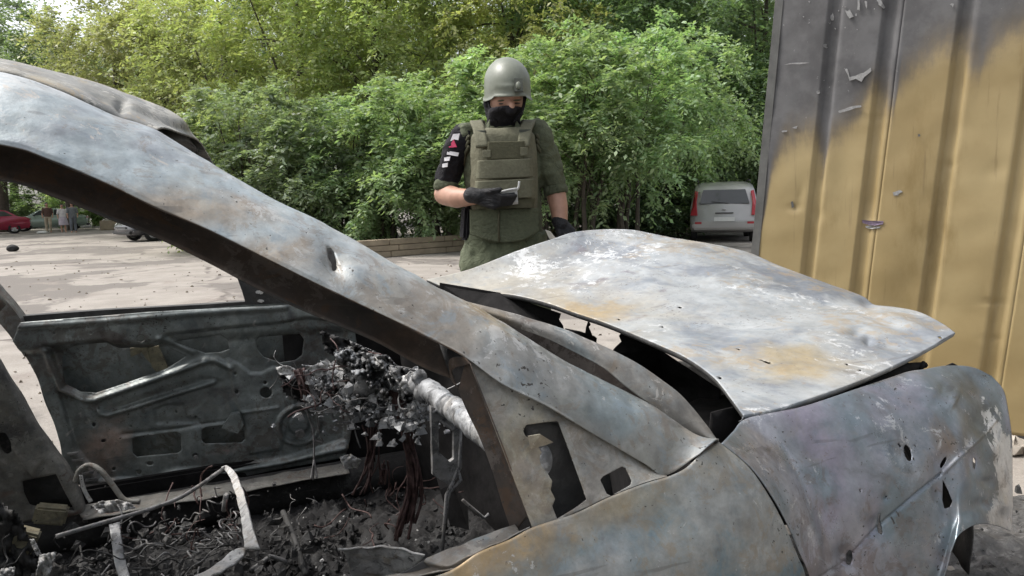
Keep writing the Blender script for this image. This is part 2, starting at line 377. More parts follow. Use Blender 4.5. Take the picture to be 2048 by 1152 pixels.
M['fender'] = burnt('wing scale', (0.34, 0.35, 0.385), [
    ((0.37, 0.34, 0.41), 3, 0.42, 0.66, 5), ((0.25, 0.30, 0.33), 4, 0.46, 0.64, 12), ((0.50, 0.49, 0.53), 3, 0.5, 0.7, 18), ((0.22, 0.22, 0.23), 6, 0.56, 0.72, 25),
    ((0.30, 0.24, 0.20), 8, 0.4, 1.0, 3, at_y(1900, 890, -0.85), 0.10, (1.5, 1, 0.8)),
    ((0.20, 0.21, 0.20), 7, 0.2, 0.9, 6, at_y(1950, 850, -0.8), 0.17, (1, 1, 0.6)),
    ((0.85, 0.83, 0.80), 26, 0.36, 0.44, 8, at_y(2012, 960, -0.84), 0.14, (1.5, 1, 0.55)), ((0.80, 0.78, 0.75), 30, 0.48, 0.56, 4, at_y(1985, 1040, -0.87), 0.12, (1, 1, 1.4))],
    rough=0.33, metal=0.65, grain=0.2, bump=0.14, flake=((0.62, 0.62, 0.62), 0.40), gain=.74, rust=((0.15, 0.105, 0.08), 0.4), bare=((0.60, 0.60, 0.61), 0.6), smoke=0.5)
M['jamb'] = burnt('door opening scale', (0.058, 0.046, 0.039), [((0.085, 0.060, 0.045), 5, 0.45, 0.7, 4), ((0.030, 0.028, 0.027), 6, 0.5, 0.7, 9), ((0.13, 0.115, 0.105), 14, 0.6, 0.75, 3)], rough=0.7, metal=0.05, grain=0.35, bump=0.2, rust=((0.10, 0.06, 0.035), 0.6), bare=((0.16, 0.14, 0.125), 0.5))
M['roof'] = burnt('roof scale', (0.30, 0.30, 0.28), [((0.50, 0.45, 0.34), 4, 0.44, 0.66, 4), ((0.20, 0.20, 0.19), 6, 0.5, 0.66, 9), ((0.5, 0.49, 0.46), 9, 0.58, 0.7, 14)], rough=0.55, metal=0.15, grain=0.35, bump=0.3, gain=.6, rust=((0.32, 0.24, 0.13), 0.7), bare=((0.5, 0.48, 0.43), 0.6), smoke=0.5)
M['inner'] = burnt('inner door scale', (0.078, 0.086, 0.084), [((0.125, 0.135, 0.13), 6, 0.46, 0.68, 4), ((0.05, 0.05, 0.05), 7, 0.5, 0.7, 9), ((0.20, 0.19, 0.18), 16, 0.62, 0.74, 14),
    ((0.17, 0.13, 0.11), 8, 0.2, 0.9, 3, at_y(215, 900, 0.95), 0.16, (1.2, 1, 0.8)), ((0.16, 0.12, 0.115), 18, 0.45, 0.9, 5, at_y(440, 905, 0.9), 0.12, (0.8, 1, 2.5))], rough=0.38, metal=0.45, grain=0.3, bump=0.12, gain=2.35, rust=((0.10, 0.07, 0.055), 0.5), bare=((0.22, 0.22, 0.21), 0.5), smoke=0.4)
M['dark'] = burnt('sooted steel', (0.045, 0.044, 0.043), [((0.075, 0.073, 0.07), 8, 0.5, 0.7, 4), ((0.13, 0.125, 0.12), 22, 0.62, 0.76, 14)], rough=0.7, metal=0.1, grain=0.35, bump=0.3, rust=((0.03, 0.03, 0.03), 0.5), bare=((0.20, 0.20, 0.195), 0.22), smoke=0.2)
M['soot'] = plain('soot black', (0.016, 0.015, 0.015), 0.9, 0, 0.4, 30, 0.3, 0.2)
M['bpillar'] = burnt('far pillar scale', (0.17, 0.165, 0.15), [((0.26, 0.25, 0.225), 6, 0.45, 0.65, 4), ((0.08, 0.075, 0.07), 8, 0.52, 0.7, 9), ((0.15, 0.10, 0.08), 10, 0.58, 0.7, 3)], rough=0.65, metal=0.1, grain=0.35, bump=0.3, rust=((0.12, 0.075, 0.05), 0.6), bare=((0.34, 0.33, 0.30), 0.5))
M['ash_white'] = burnt('white ash on steel', (0.62, 0.61, 0.59), [((0.35, 0.34, 0.33), 30, 0.5, 0.65, 4), ((0.12, 0.12, 0.12), 45, 0.6, 0.7, 9), ((0.45, 0.40, 0.33), 20, 0.6, 0.7, 13)], rough=0.75, metal=0.0, grain=0.3, bump=0.5, gain=0.85, rust=((0.2, 0.17, 0.14), 0.5), smoke=0.3)
M['alu'] = burnt('melted alloy', (0.34, 0.345, 0.35), [((0.16, 0.16, 0.16), 18, 0.45, 0.62, 4), ((0.52, 0.52, 0.52), 24, 0.55, 0.7, 9), ((0.05, 0.05, 0.05), 30, 0.56, 0.66, 2)], rough=0.5, metal=0.35, grain=0.35, bump=0.5, gain=0.95, rust=((0.08, 0.08, 0.08), 0.6))
M['wire'] = plain('bare copper wire', (0.10, 0.06, 0.055), 0.6, 0.3, 0.6, 60)
M['wire_grey'] = plain('grey wire', (0.26, 0.25, 0.25), 0.6, 0.3, 0.6, 60)
M['rod'] = burnt('scaled rod', (0.24, 0.235, 0.23), [((0.1, 0.1, 0.1), 25, 0.5, 0.65, 2)], rough=0.6, metal=0.3, grain=0.4, bump=0.3, rust=((0.03, 0.03, 0.03), 0.5), bare=((0.20, 0.20, 0.195), 0.22), smoke=0.2)
M['olive'] = burnt('olive bracket', (0.20, 0.18, 0.12), [((0.10, 0.085, 0.06), 14, 0.5, 0.66, 2)], rough=0.7, metal=0.0, grain=0.35, bump=0.3, rust=((0.03, 0.03, 0.03), 0.5), bare=((0.20, 0.20, 0.195), 0.22), smoke=0.2)
M['char'] = burnt('charred debris', (0.028, 0.027, 0.027), [((0.055, 0.053, 0.052), 14, 0.5, 0.66, 2), ((0.11, 0.107, 0.105), 40, 0.62, 0.74, 6), ((0.2, 0.195, 0.19), 70, 0.68, 0.76, 8)], rough=0.85, metal=0.0, grain=0.4, bump=0.8, gain=0.7, rust=((0.03, 0.03, 0.03), 0.5), bare=((0.20, 0.20, 0.195), 0.22), smoke=0.2)
M['ash'] = burnt('grey ash', (0.07, 0.068, 0.066), [((0.16, 0.155, 0.15), 16, 0.5, 0.66, 2), ((0.03, 0.03, 0.03), 22, 0.52, 0.66, 6), ((0.33, 0.32, 0.31), 60, 0.66, 0.76, 8)], rough=0.9, metal=0.0, grain=0.4, bump=0.8, rust=((0.03, 0.03, 0.03), 0.5), bare=((0.20, 0.20, 0.195), 0.22), smoke=0.2)
M['melt'] = burnt('melted dashboard', (0.19, 0.19, 0.19), [((0.03, 0.03, 0.03), 26, 0.45, 0.6, 4), ((0.26, 0.26, 0.26), 34, 0.55, 0.66, 9), ((0.5, 0.5, 0.49), 60, 0.62, 0.7, 2)], rough=0.55, metal=0.3, grain=0.4, bump=0.8, rust=((0.03, 0.03, 0.03), 0.5), bare=((0.20, 0.20, 0.195), 0.22), smoke=0.2)

# ================================================================== THE GROUND
def ground_material():
    k = NT('dusty asphalt')
    a = k.noise(0.35, 6, 0.6, (2, 5, 0), dist=0.8); b = k.noise(1.6, 6, 0.65, (7, 1, 0)); c = k.noise(60, 4, 0.7); d = k.noise(9, 5, 0.6)
    col = k.mix(k.maprange(b, 0.35, 0.65), (0.25, 0.226, 0.20), (0.31, 0.283, 0.253))
    st = k.noise(0.33, 7, 0.6, (14, 3, 0), (1.0, 0.8, 1), dist=0.3)          # broad darker patches
    col = k.mix(k.maprange(st, 0.50, 0.54), col, (0.165, 0.149, 0.134))
    st2 = k.noise(1.1, 7, 0.65, (31, 9, 0), (1, 0.8, 1), dist=0.2); col = k.mix(k.maprange(st2, 0.55, 0.66), col, (0.24, 0.21, 0.185))
    f = k.maprange(c, 0.25, 0.75, 0.8, 1.2, False)
    v = k.n.new('ShaderNodeVectorMath'); v.operation = 'SCALE'; k.l.new(col, v.inputs[0]); k.l.new(f, v.inputs['Scale'])
    # cracks
    vo = k.n.new('ShaderNodeTexVoronoi'); vo.feature = 'DISTANCE_TO_EDGE'; vo.inputs['Scale'].default_value = 0.19
    mp = k.n.new('ShaderNodeMapping'); k.l.new(k.co.outputs['Object'], mp.inputs[0])
    wob = k.n.new('ShaderNodeVectorMath'); wob.operation = 'ADD'; nz = k.n.new('ShaderNodeTexNoise'); nz.inputs['Scale'].default_value = 0.8; nz.inputs['Detail'].default_value = 6
    k.l.new(k.co.outputs['Object'], nz.inputs['Vector']); k.l.new(nz.outputs['Color'], wob.inputs[0]); k.l.new(mp.outputs[0], wob.inputs[1]); k.l.new(wob.outputs[0], vo.inputs['Vector'])
    cr = k.maprange(vo.outputs['Distance'], 0.003, 0.016, 1, 0); col = k.mix(k.math('MULTIPLY', cr, k.maprange(b, 0.45, 0.58)), v.outputs[0], (0.11, 0.095, 0.085))
    return k.fin(col, 0.9, 0, k.bump(k.math('ADD', c, k.math('MULTIPLY', d, 2)), 0.4, 0.01), 0.3)
M['ground'] = ground_material()
n = 60; xs = np.linspace(-150, 150, n); Gx, Gy = np.meshgrid(xs, np.linspace(-80, 220, n))
o = link('ground', grid_mesh(np.stack([Gx, Gy, 0*Gx], -1)), M['ground']); tag(o, 'dusty patchy asphalt yard', None, None, 'structure')

# ================================================================== THE BURNT-OUT CAR
car = thing('burnt_car', 'burnt-out grey sedan shell with no glass, its buckled bonnet sprung open', 'car', (-0.6, 0.0, 0.0))
def part(name, me, mat, parent=None, t=None, label=None):
    o = link(name, me, M[mat] if isinstance(mat, str) else mat, parent or car)
    if t: solidify(o, t)
    if label: o['label'] = label
    return o
def rough_up(G, amp, scale, seed=0.0, edge=0.0):
    N = grid_normals(G); d = vnoise(G, scale, seed).reshape(G.shape[:2])*amp
    if edge:
        m, n = G.shape[:2]; u = np.minimum(np.arange(n), n-1-np.arange(n))/(n*edge); v = np.minimum(np.arange(m), m-1-np.arange(m))/(m*edge)
        d = d*np.clip(u, 0, 1)[None]*np.clip(v, 0, 1)[:, None]
    return G+N*d[..., None]
def dents(G, lst, N=None):
    """lst: (px, py, rx, ry, angle, depth) pushed in along the normal, seen from the survey"""
    N = grid_normals(G) if N is None else N; Q, _ = project(G.reshape(-1, 3)); D = np.zeros(len(Q))
    sgn = 1.0 if np.mean(np.sum(N.reshape(-1, 3)*(G.reshape(-1, 3)-CAM), 1)) > 0 else -1.0
    for px, py, rx, ry, an, dp in lst:
        c, s = math.cos(R(an)), math.sin(R(an)); x = Q-np.array([px, py]); a = (x[:, 0]*c+x[:, 1]*s)/rx; b = (-x[:, 0]*s+x[:, 1]*c)/ry
        D += dp*np.exp(-(a*a+b*b))
    return G+N*(sgn*D).reshape(G.shape[:2])[..., None]
def oval(px, py, rx, ry, an=0, n=14, jag=0.0):
    c, s = math.cos(R(an)), math.sin(R(an)); o = []
    for i in range(n):
        t = 2*math.pi*i/n; k = 1+random.uniform(-jag, jag); a, b = rx*k*math.cos(t), ry*k*math.sin(t); o.append((px+a*c-b*s, py+a*s+b*c))
    return o

# ---- near A-pillar and roof rail -------------------------------------------------
SU = [(0, 145), (115, 181), (222, 230), (305, 258), (399, 314), (489, 366), (590, 416), (697, 474), (839, 558), (940, 608)]
SL = [(0, 289), (100, 319), (208, 364), (310, 413), (419, 460), (524, 512), (628, 564), (749, 622), (839, 665), (929, 714)]
SJ = [(0, 359), (105, 393), (208, 433), (313, 475), (419, 526), (520, 580), (628, 630), (749, 682), (839, 731), (901, 757)]
yU = np.interp(range(10), [0, 3, 9], [-0.50, -0.50, -0.66]); yL = np.interp(range(10), [0, 4, 9], [-0.645, -0.68, -0.785]); yJ = yL+0.075
U3 = [at_y(*p, y) for p, y in zip(SU, yU)]; L3 = [at_y(*p, y) for p, y in zip(SL, yL)]; J3 = [at_y(*p, y) for p, y in zip(SJ, yJ)]
def back(P): return [P[0]+np.array([x, 0.0, 0.02-0.045*x*x-0.02*(x < -0.9)]) for x in (-1.05, -0.78, -0.52, -0.31, -0.14)]+list(P)
U3, L3, J3 = back(U3), back(L3), back(J3)
PU = [(1020, 655), (1128, 722), (1197, 757), (1260, 788), (1310, 815), (1385, 866), (1437, 884)]
PL = [(1003, 767), (1093, 812), (1180, 864), (1237, 897), (1290, 928), (1332, 950), (1400, 908)]
pu = [at_y(*p, y) for p, y in zip(PU, np.linspace(-0.69, -0.825, 7))]; pl = [at_y(*p, y) for p, y in zip(PL, np.linspace(-0.808, -0.862, 7))]
UA, LA = U3+pu, L3+pl
mid = lambda A, B, t, k: [a*(1-t)+b*t+np.array([0, -0.58, 0.75])*k for a, b in zip(A, B)]
rowsP = [UA, mid(UA, LA, 0.12, 0.010), mid(UA, LA, 0.35, 0.020), mid(UA, LA, 0.65, 0.017), mid(UA, LA, 0.9, 0.006), LA]
Gp = across(stations(rowsP, 440), 80)
Gp = rough_up(Gp, 0.0035, 9, 3.0, 0.08); Gp = rough_up(Gp, 0.0012, 45, 6.0, 0.08)
Gp = dents(Gp, [(668, 520, 24, 44, -20, 0.012), (712, 545, 30, 22, 20, -0.003), (560, 405, 60, 12, 26, 0.004), (250, 300, 90, 30, 25, 0.003)])
part('roof_pillar', grid_mesh(Gp, [[(653, 497), (661, 496), (668, 505), (672, 520), (674, 536), (671, 545), (664, 543), (662, 528), (656, 518)]]), 'pillar', None, 0.002, 'near windscreen pillar, pale blue-grey scale turning brown at its pitted foot')
inn = [[u+np.array([0.01, 0.05, -0.03]) for u in U3], [j*0.6+u*0.4+np.array([0, 0.05, 0.0]) for u, j in zip(U3, J3)], J3]
part('pillar_inner', grid_mesh(across(stations(inn, 90), 16)), 'dark', None, 0.002)
# rebate of the door opening: strip from the outer edge to the inner flange, round the corner and down the dividing bar
BL = [(940, 727), (957, 769), (988, 846), (1017, 926), (1045, 1002), (1066, 1056)]
BJ = [(917, 780), (936, 825), (958, 872), (986, 946), (1007, 1016), (1028, 1075)]
yb = np.linspace(-0.792, -0.862, 6)
bl = [at_y(*p, y) for p, y in zip(BL, yb)]; bj = [at_y(*p, y+0.06) for p, y in zip(BJ, yb)]
def strip(A, B, n, m, bow): 
    m1 = [a*0.96+b*0.04+np.array(bow) for a, b in zip(A, B)]; m2 = [a*0.55+b*0.45+np.array(bow)*0.8 for a, b in zip(A, B)]; G = across(stations([A, m1, m2, B], n), m); return rough_up(G, 0.002, 14, 1.0)
part('door_rebate', grid_mesh(strip(L3, J3, 200, 26, (0, 0.105, 0.03))), 'jamb', None, 0.002, 'dark brown rebate under the near pillar')
part('window_bar', grid_mesh(strip(bl, bj, 60, 16, (0.012, 0.035, 0.0))), 'jamb', None, 0.002, 'brown upright bar of the near front window')
part('corner_gusset', grid_mesh(across([catmull([L3[-1], bl[0]], 12), catmull([L3[-1]*0.4+bl[0]*0.3+J3[-1]*0.3+np.array([0, 0.05, 0]), bl[0]*0.5+bj[0]*0.5+np.array([0, 0.05, 0])], 12), catmull([J3[-1], bj[0]], 12)], 12)), 'jamb', None, 0.002)

# windscreen flange beside the narrow slot
FU = [(930, 603), (1017, 625), (1128, 659), (1197, 689), (1249, 713), (1313, 753), (1365, 794), (1407, 843), (1434, 882)]
FL = [(925, 614), (1020, 650), (1093, 677), (1162, 711), (1208, 737), (1249, 771), (1301, 809), (1385, 868), (1436, 886)]
fy = np.linspace(-0.645, -0.82, 9)
Gf = across(stations([[at_y(*p, y+0.012) for p, y in zip(FU, fy)], [at_y((a[0]+b[0])/2, (a[1]+b[1])/2, y-0.003) for a, b, y in zip(FU, FL, fy)], [at_y(*p, y) for p, y in zip(FL, fy)]], 140), 24)
part('windscreen_flange', grid_mesh(rough_up(Gf, 0.0012, 30, 4.0)), 'pillar_base', None, 0.002)
part('slot_backing', grid_mesh(across([catmull([at_y(*p, y+0.055) for p, y in zip(FU, fy)], 60), catmull([at_y(p[0]-15, p[1]+50, y+0.06) for p, y in zip(FL, fy)], 60)], 6)), 'jamb', None, 0.002)
# mirror corner plate of the near door with the mirror opening and a small square hole
SAU = [(938, 722), (1003, 766), (1093, 811), (1180, 863), (1237, 896), (1332, 951)]; SAL = [(1065, 1056), (1118, 1041), (1149, 1026), (1219, 993), (1289, 966), (1334, 953)]
Gs = across([catmull([at_y(*p, y+0.014) for p, y in zip(SAU, np.linspace(-0.795, -0.85, 6))], 170), catmull([at_y(*p, -0.864) for p in SAL], 170)], 110)
Gs = rough_up(Gs, 0.002, 22, 7.0, 0.06); Gs = rough_up(Gs, 0.0012, 70, 9.0, 0.06)
Gs = dents(Gs, [(1185, 885, 20, 20, 0, 0.004), (1160, 960, 10, 60, -20, -0.003)])
MH = [(1052, 850), (1085, 845), (1116, 842), (1132, 885), (1152, 940), (1173, 999), (1150, 1016), (1114, 1038), (1104, 1012), (1110, 998), (1101, 980), (1104, 962), (1090, 940), (1087, 912), (1070, 884), (1050, 872), (1046, 862)]
sail = part('corner_plate', grid_mesh(Gs, [MH, [(1200, 960), (1206, 953), (1244, 933), (1251, 936), (1263, 962), (1261, 970), (1222, 992), (1213, 988)]]), 'sail', None, 0.002, 'flaking corner plate with the mirror opening')
bk = [at_y(1040, 840, -0.80), at_y(1200, 850, -0.80), at_y(1230, 1010, -0.82), at_y(1100, 1060, -0.82)]
part('corner_backing', grid_mesh(across([catmull([bk[0], bk[1]], 12), catmull([bk[3], bk[2]], 12)], 12)), 'dark', None, 0.002)
# what is left of the mirror mount inside the opening
fl = mesh_from(ys([(1056, 872, -.838), (1080, 868, -.838), (1106, 884, -.825), (1090, 890, -.83), (1062, 897, -.838)]), [(0, 1, 2, 3, 4)], False)
part('mirror_tab', fl, 'sail', sail, 0.002)
c0 = at_y(1083, 920, -0.83); dr = (c0-CAM)/np.linalg.norm(c0-CAM); u_, w_ = frame_of(dr); u_, w_ = np.array(u_), np.array(w_)
dv = [c0+u_*0.0+dr*0.0]+[c0+(u_*math.cos(a)*0.016+w_*math.sin(a)*0.024) for a in np.linspace(0, 2*math.pi, 24, endpoint=False)]; dv[0] = c0-dr*0.006
part('mirror_disc', mesh_from(dv, [(0, i+1, (i+1) % 24+1) for i in range(24)]), 'alu', sail, 0.002)

# ---- near front door --------------------------------------------------------------
top = [np.array([-1.36, -0.87, 0.80]), np.array([-1.1, -0.872, 0.788])]+ys([(889, 1146, -.872), (958, 1104, -.871), (1021, 1078, -.870), (1062, 1056, -.869), (1149, 1027, -.868), (1219, 994, -.868), (1289, 967, -.867), (1336, 953, -.866), (1370, 937, -.864), (1402, 908, -.858), (1437, 884, -.832)])
rgt = ys([(1437, 884, -.832), (1497, 935, -.862), (1537, 993, -.886), (1568, 1052, -.897), (1593, 1110, -.902), (1609, 1151, -.904)])+[np.array([-0.17, -0.905, 0.42]), np.array([-0.19, -0.88, 0.22])]
lft = [top[0], np.array([-1.36, -0.90, 0.62]), np.array([-1.36, -0.905, 0.42]), np.array([-1.36, -0.88, 0.22])]
Gd = coons(top, rgt, [lft[-1], np.array([-0.8, -0.885, 0.22]), rgt[-1]], lft, 300, 130)
vv = np.linspace(0, 1, 130)[:, None]; uu = np.linspace(0, 1, 300)[None, :]
Gd[..., 1] -= 0.022*np.sin(math.pi*np.clip(vv*1.1, 0, 1))*np.sin(math.pi*np.clip(uu, 0.02, 0.98))
Gd = rough_up(Gd, 0.003, 7, 2.0, 0.05); Gd = rough_up(Gd, 0.0008, 40, 2.0, 0.05)
Gd = dents(Gd, [(1375, 1020, 8, 40, -35, 0.003), (1290, 1060, 120, 60, 0, 0.006), (1540, 1100, 20, 80, -20, -0.004)])
door = part('front_door', grid_mesh(Gd), 'door', None, 0.002, 'near front door skin, rust-orange along its top edge')
belt = [np.array([-1.36, -0.80, 0.80])]+ys([(792, 1150, -.80), (854, 1118, -.80), (924, 1088, -.80), (993, 1062, -.80), (1030, 1050, -.80)])
bo = [np.array([-1.36, -0.868, 0.803])]+ys([(889, 1141, -.868), (940, 1109, -.866), (985, 1090, -.866), (1021, 1074, -.866), (1060, 1054, -.866)])
gm = across(stations([belt, [a*.5+b*.5+np.array([0, 0, -0.012]) for a, b in zip(belt, bo)], bo], 120), 18)
part('window_sill', grid_mesh(rough_up(gm, 0.003, 30, 3.0)), 'pillar_base', door, 0.002)
part('inner_skin', grid_mesh(across([catmull(belt, 40), catmull([np.array([-1.36, -0.78, 0.25]), np.array([-0.6, -0.78, 0.25]), np.array([-0.45, -0.78, 0.25])], 40)], 10)), 'dark', door, 0.002)

# ---- near front wing ---------------------------------------------------------------
top = ys([(1443, 886, -.833), (1466, 862, -.79), (1490, 838, -.752), (1604, 813, -.747), (1719, 776, -.737), (1790, 753, -.728), (1850, 739, -.722), (1892, 732, -.72), (1945, 735, -.735), (1983, 752, -.752)])
rgt = ys([(1983, 752, -.752), (2006, 780, -.767), (2016, 823, -.79), (2023, 875, -.81), (2024, 944, -.83), (2024, 1020, -.848), (2022, 1063, -.865)])
lft = ys([(1443, 887, -.833), (1503, 936, -.862), (1544, 993, -.886), (1576, 1052, -.897), (1601, 1110, -.902), (1618, 1151, -.904)])+[np.array([-0.158, -0.905, 0.42]), np.array([-0.18, -0.88, 0.22])]
bot = [lft[-1], np.array([0.0, -0.885, 0.22]), np.array([0.06, -0.89, 0.30]), np.array([0.12, -0.905, 0.44])]+ys([(1889, 1151, -.91), (1903, 1101, -.91), (1914, 1075, -.91), (1938, 1055, -.905), (1962, 1048, -.90), (1994, 1052, -.888), (2022, 1063, -.865)])
Gw = coons(top, rgt, bot, lft, 280, 200)
vv = np.linspace(0, 1, 200)[:, None]; uu = np.linspace(0, 1, 280)[None, :]
Gw[..., 1] -= 0.020*np.sin(math.pi*np.sqrt(vv))*np.sin(math.pi*uu)
Gw = rough_up(Gw, 0.006, 6, 12.0, 0.08); Gw = rough_up(Gw, 0.002, 22, 4.0, 0.06)
N0 = grid_normals(Gw)
Gw = dents(Gw, [(1760, 1055, 26, 30, 0, 0.012), (1818, 905, 26, 32, -20, 0.010), (1890, 990, 30, 50, -15, 0.014), (1700, 1112, 24, 30, 0, 0.012), (1948, 930, 16, 34, -8, 0.008), (1885, 925, 22, 26, 20, 0.008),
    (1950, 850, 26, 30, 0, 0.006), (1690, 940, 60, 40, -30, 0.007), (1850, 780, 60, 20, 40, -0.006), (1600, 900, 80, 50, 0, 0.006), (1880, 790, 10, 24, 30, 0.004), (1905, 800, 8, 22, 30, -0.005), (1650, 1010, 14, 40, 15, 0.004), (1660, 985, 12, 30, 10, -0.005),
    (1772, 995, 7, 9, 0, 0.006), (1985, 900, 12, 20, 0, -0.006), (1975, 965, 14, 12, 0, 0.006), (2000, 1010, 14, 14, 0, -0.007), (1960, 1010, 16, 14, 0, 0.006)], N0)
Q, _ = project(Gw.reshape(-1, 3)); crease = dist_line(Q, [(1600, 1180), (1687, 1127), (1757, 1053), (1826, 994), (1882, 948), (1968, 866), (1990, 840)])
Gw = Gw-N0*0*crease.reshape(Gw.shape[:2])[..., None]
sg = 1.0 if np.mean(np.sum(N0.reshape(-1, 3)*(Gw.reshape(-1, 3)-CAM), 1)) > 0 else -1.0
amp = np.where(Q[:, 0] < 1884, 0.006, -0.003)
Gw = Gw+N0*(sg*amp*np.exp(-(crease/3.2)**2)).reshape(Gw.shape[:2])[..., None]
WH = [oval(1815, 906, 7, 18, -16, 16, 0.06), oval(1886, 925, 4, 13, 28, 12, 0.1), oval(1948, 927, 3.5, 12, -4, 12, 0.1), oval(1698, 1115, 7, 16, 6, 16, 0.08),
      [(1756, 1028), (1760, 1026), (1760, 1048), (1765, 1064), (1763, 1070), (1756, 1066), (1754, 1050)], [(1885, 960), (1890, 968), (1898, 985), (1905, 1002), (1900, 1014), (1888, 1018), (1884, 1000)],
      [(1794, 887), (1797, 886), (1802, 894), (1799, 896)], [(1718, 977), (1720, 976), (1722, 985), (1719, 986)], [(1791, 1022), (1794, 1022), (1799, 1034), (1796, 1035)], [(1780, 1033), (1783, 1032), (1790, 1048), (1787, 1049)], oval(1772, 994, 2.5, 3.5, 0, 8)]
wing = part('front_wing', grid_mesh(Gw, WH), 'fender', None, 0.0022, 'near front wing, scorched lilac-grey and pierced by fragment holes')
lin = across([catmull([np.array([-0.2, -0.66, 0.84]), np.array([0.15, -0.62, 0.84]), np.array([0.46, -0.64, 0.83])], 20), catmull([np.array([-0.2, -0.62, 0.2]), np.array([0.1, -0.62, 0.62]), np.array([0.48, -0.66, 0.5])], 20)], 10)
part('wheel_liner', grid_mesh(rough_up(lin, 0.01, 8)), 'soot', wing, 0.002)
# bare wheel on the ground, tyre burnt away
def wheel_part(x, y):
    prof = [(0.05, -0.03), (0.13, -0.02), (0.175, -0.05), (0.19, -0.09), (0.205, -0.10), (0.205, -0.085), (0.18, -0.06), (0.175, 0.08), (0.205, 0.10)]
    V = []; F = []; sg = 28
    for (r, yy) in prof:
        for k in range(sg): a = 2*math.pi*k/sg; V.append((x+r*math.cos(a), y+yy*(1 if y < 0 else -1), 0.205+r*math.sin(a)))
    for i in range(len(prof)-1):
        for k in range(sg): p, q = i*sg+k, i*sg+(k+1) % sg; F.append((p, q, q+sg, p+sg))
    F.append(tuple(range(sg)))
    return mesh_from(V, F)
for (x, y) in ((0.30, -0.76), (0.30, 0.76), (-2.35, -0.76), (-2.35, 0.76)):
    w = part('wheel_rim', wheel_part(x, y), 'rod', None, 0.003)
    part('hub', tube_mesh([(x, y-0.06, 0.205), (x, y+0.06, 0.205)], 0.06, 14), 'dark', w)

part('rocker_panel', box_mesh((-1.0, 0.93, 0.235), (2.2, 0.04, 0.25), None, 0.01), 'soot')
# ---- bonnet -------------------------------------------------------------------------
near = ys([(1487, 832, -.742), (1552, 820, -.735), (1604, 804, -.72), (1719, 763, -.67), (1816, 719, -.61), (1870, 690, -.57), (1910, 666, -.54)])
rear = ys([(1487, 832, -.742), (1462, 798, -.66), (1428, 756, -.55), (1376, 718, -.42), (1317, 690, -.28), (1265, 668, -.15), (1202, 643, 0), (1150, 626, .12), (1093, 606, .25), (1024, 590, .40), (944, 583, .55), (885, 573, .65), (853, 560, .7)])
far = ys([(853, 560, .7), (936, 540, .70), (1035, 502, .70), (1109, 477, .70), (1147, 465, .7), (1221, 459, .68), (1276, 462, .66), (1320, 474, .62)])
front = ys([(1910, 666, -.54), (1888, 650, -.46), (1839, 625, -.34), (1790, 615, -.22), (1752, 610, -.14), (1727, 594, -.08), (1653, 567, .08), (1561, 533, .25), (1486, 502, .42), (1406, 489, .55), (1320, 474, .62)])
Gh = coons(rear[::-1], near, front[::-1], far, 230, 200)      # left = far edge, right = near edge, top = rear, bottom = front
vv = np.linspace(0, 1, 200)[:, None]; uu = np.linspace(0, 1, 230)[None, :]
Gh[..., 2] += 0.016*np.sin(math.pi*uu)*np.sin(math.pi*vv)
Gh = rough_up(Gh, 0.011, 3.2, 5.0, 0.15); Gh = rough_up(Gh, 0.003, 11, 8.0, 0.08); Gh = rough_up(Gh, 0.0008, 45, 8.0, 0.05)
Gh = dents(Gh, [(1713, 664, 18, 9, 0, 0.012), (1738, 680, 10, 10, 0, 0.014), (1780, 692, 36, 9, 14, 0.010), (1735, 610, 16, 8, 20, 0.01), (1820, 650, 60, 10, 24, -0.008), (1760, 640, 60, 8, 24, 0.007), (1560, 560, 90, 12, 22, 0.006), (1180, 505, 60, 10, -10, 0.008), (1380, 560, 70, 14, 15, 0.006), (1300, 540, 50, 10, 10, -0.006), (1450, 690, 80, 20, 20, 0.005)])
bonnet = part('bonnet', grid_mesh(Gh, [[(1517, 720), (1522, 720), (1542, 726), (1543, 729), (1536, 729)], oval(1694, 730, 3, 2), oval(1400, 752, 4, 2.5, 20), oval(1440, 757, 4, 3, 10), oval(1238, 640, 3, 2), oval(1880, 676, 4, 2.5, 20), oval(1360, 616, 4, 2), oval(1720, 742, 3, 2), oval(1478, 700, 3.5, 1.5), oval(1325, 655, 2.5, 2)]), 'bonnet', None, 0.003, 'buckled bonnet scaled white with ochre and blue stains')
Gi = Gh[::4, ::4].copy(); Gi[..., 2] -= 0.028+0.012*np.abs(np.sin(np.linspace(0, 9, Gi.shape[1])))[None]; Gi = Gi[4:-3, 6:-4]
part('bonnet_frame', grid_mesh(Gi), 'soot', bonnet, 0.003)
# edges folded under
def hem(curve, dz, inward, n=120):
    c = catmull(curve, n); return grid_mesh(np.stack([c, c+np.array([inward[0]*0.4, inward[1]*0.4, -dz*0.7]), c+np.array([inward[0], inward[1], -dz])]))
part('bonnet_hem', hem(near, 0.014, (0, 0.012)), 'bonnet', bonnet, 0.002)
part('bonnet_hem', hem(rear, 0.016, (0.01, 0)), 'dark', bonnet, 0.002)

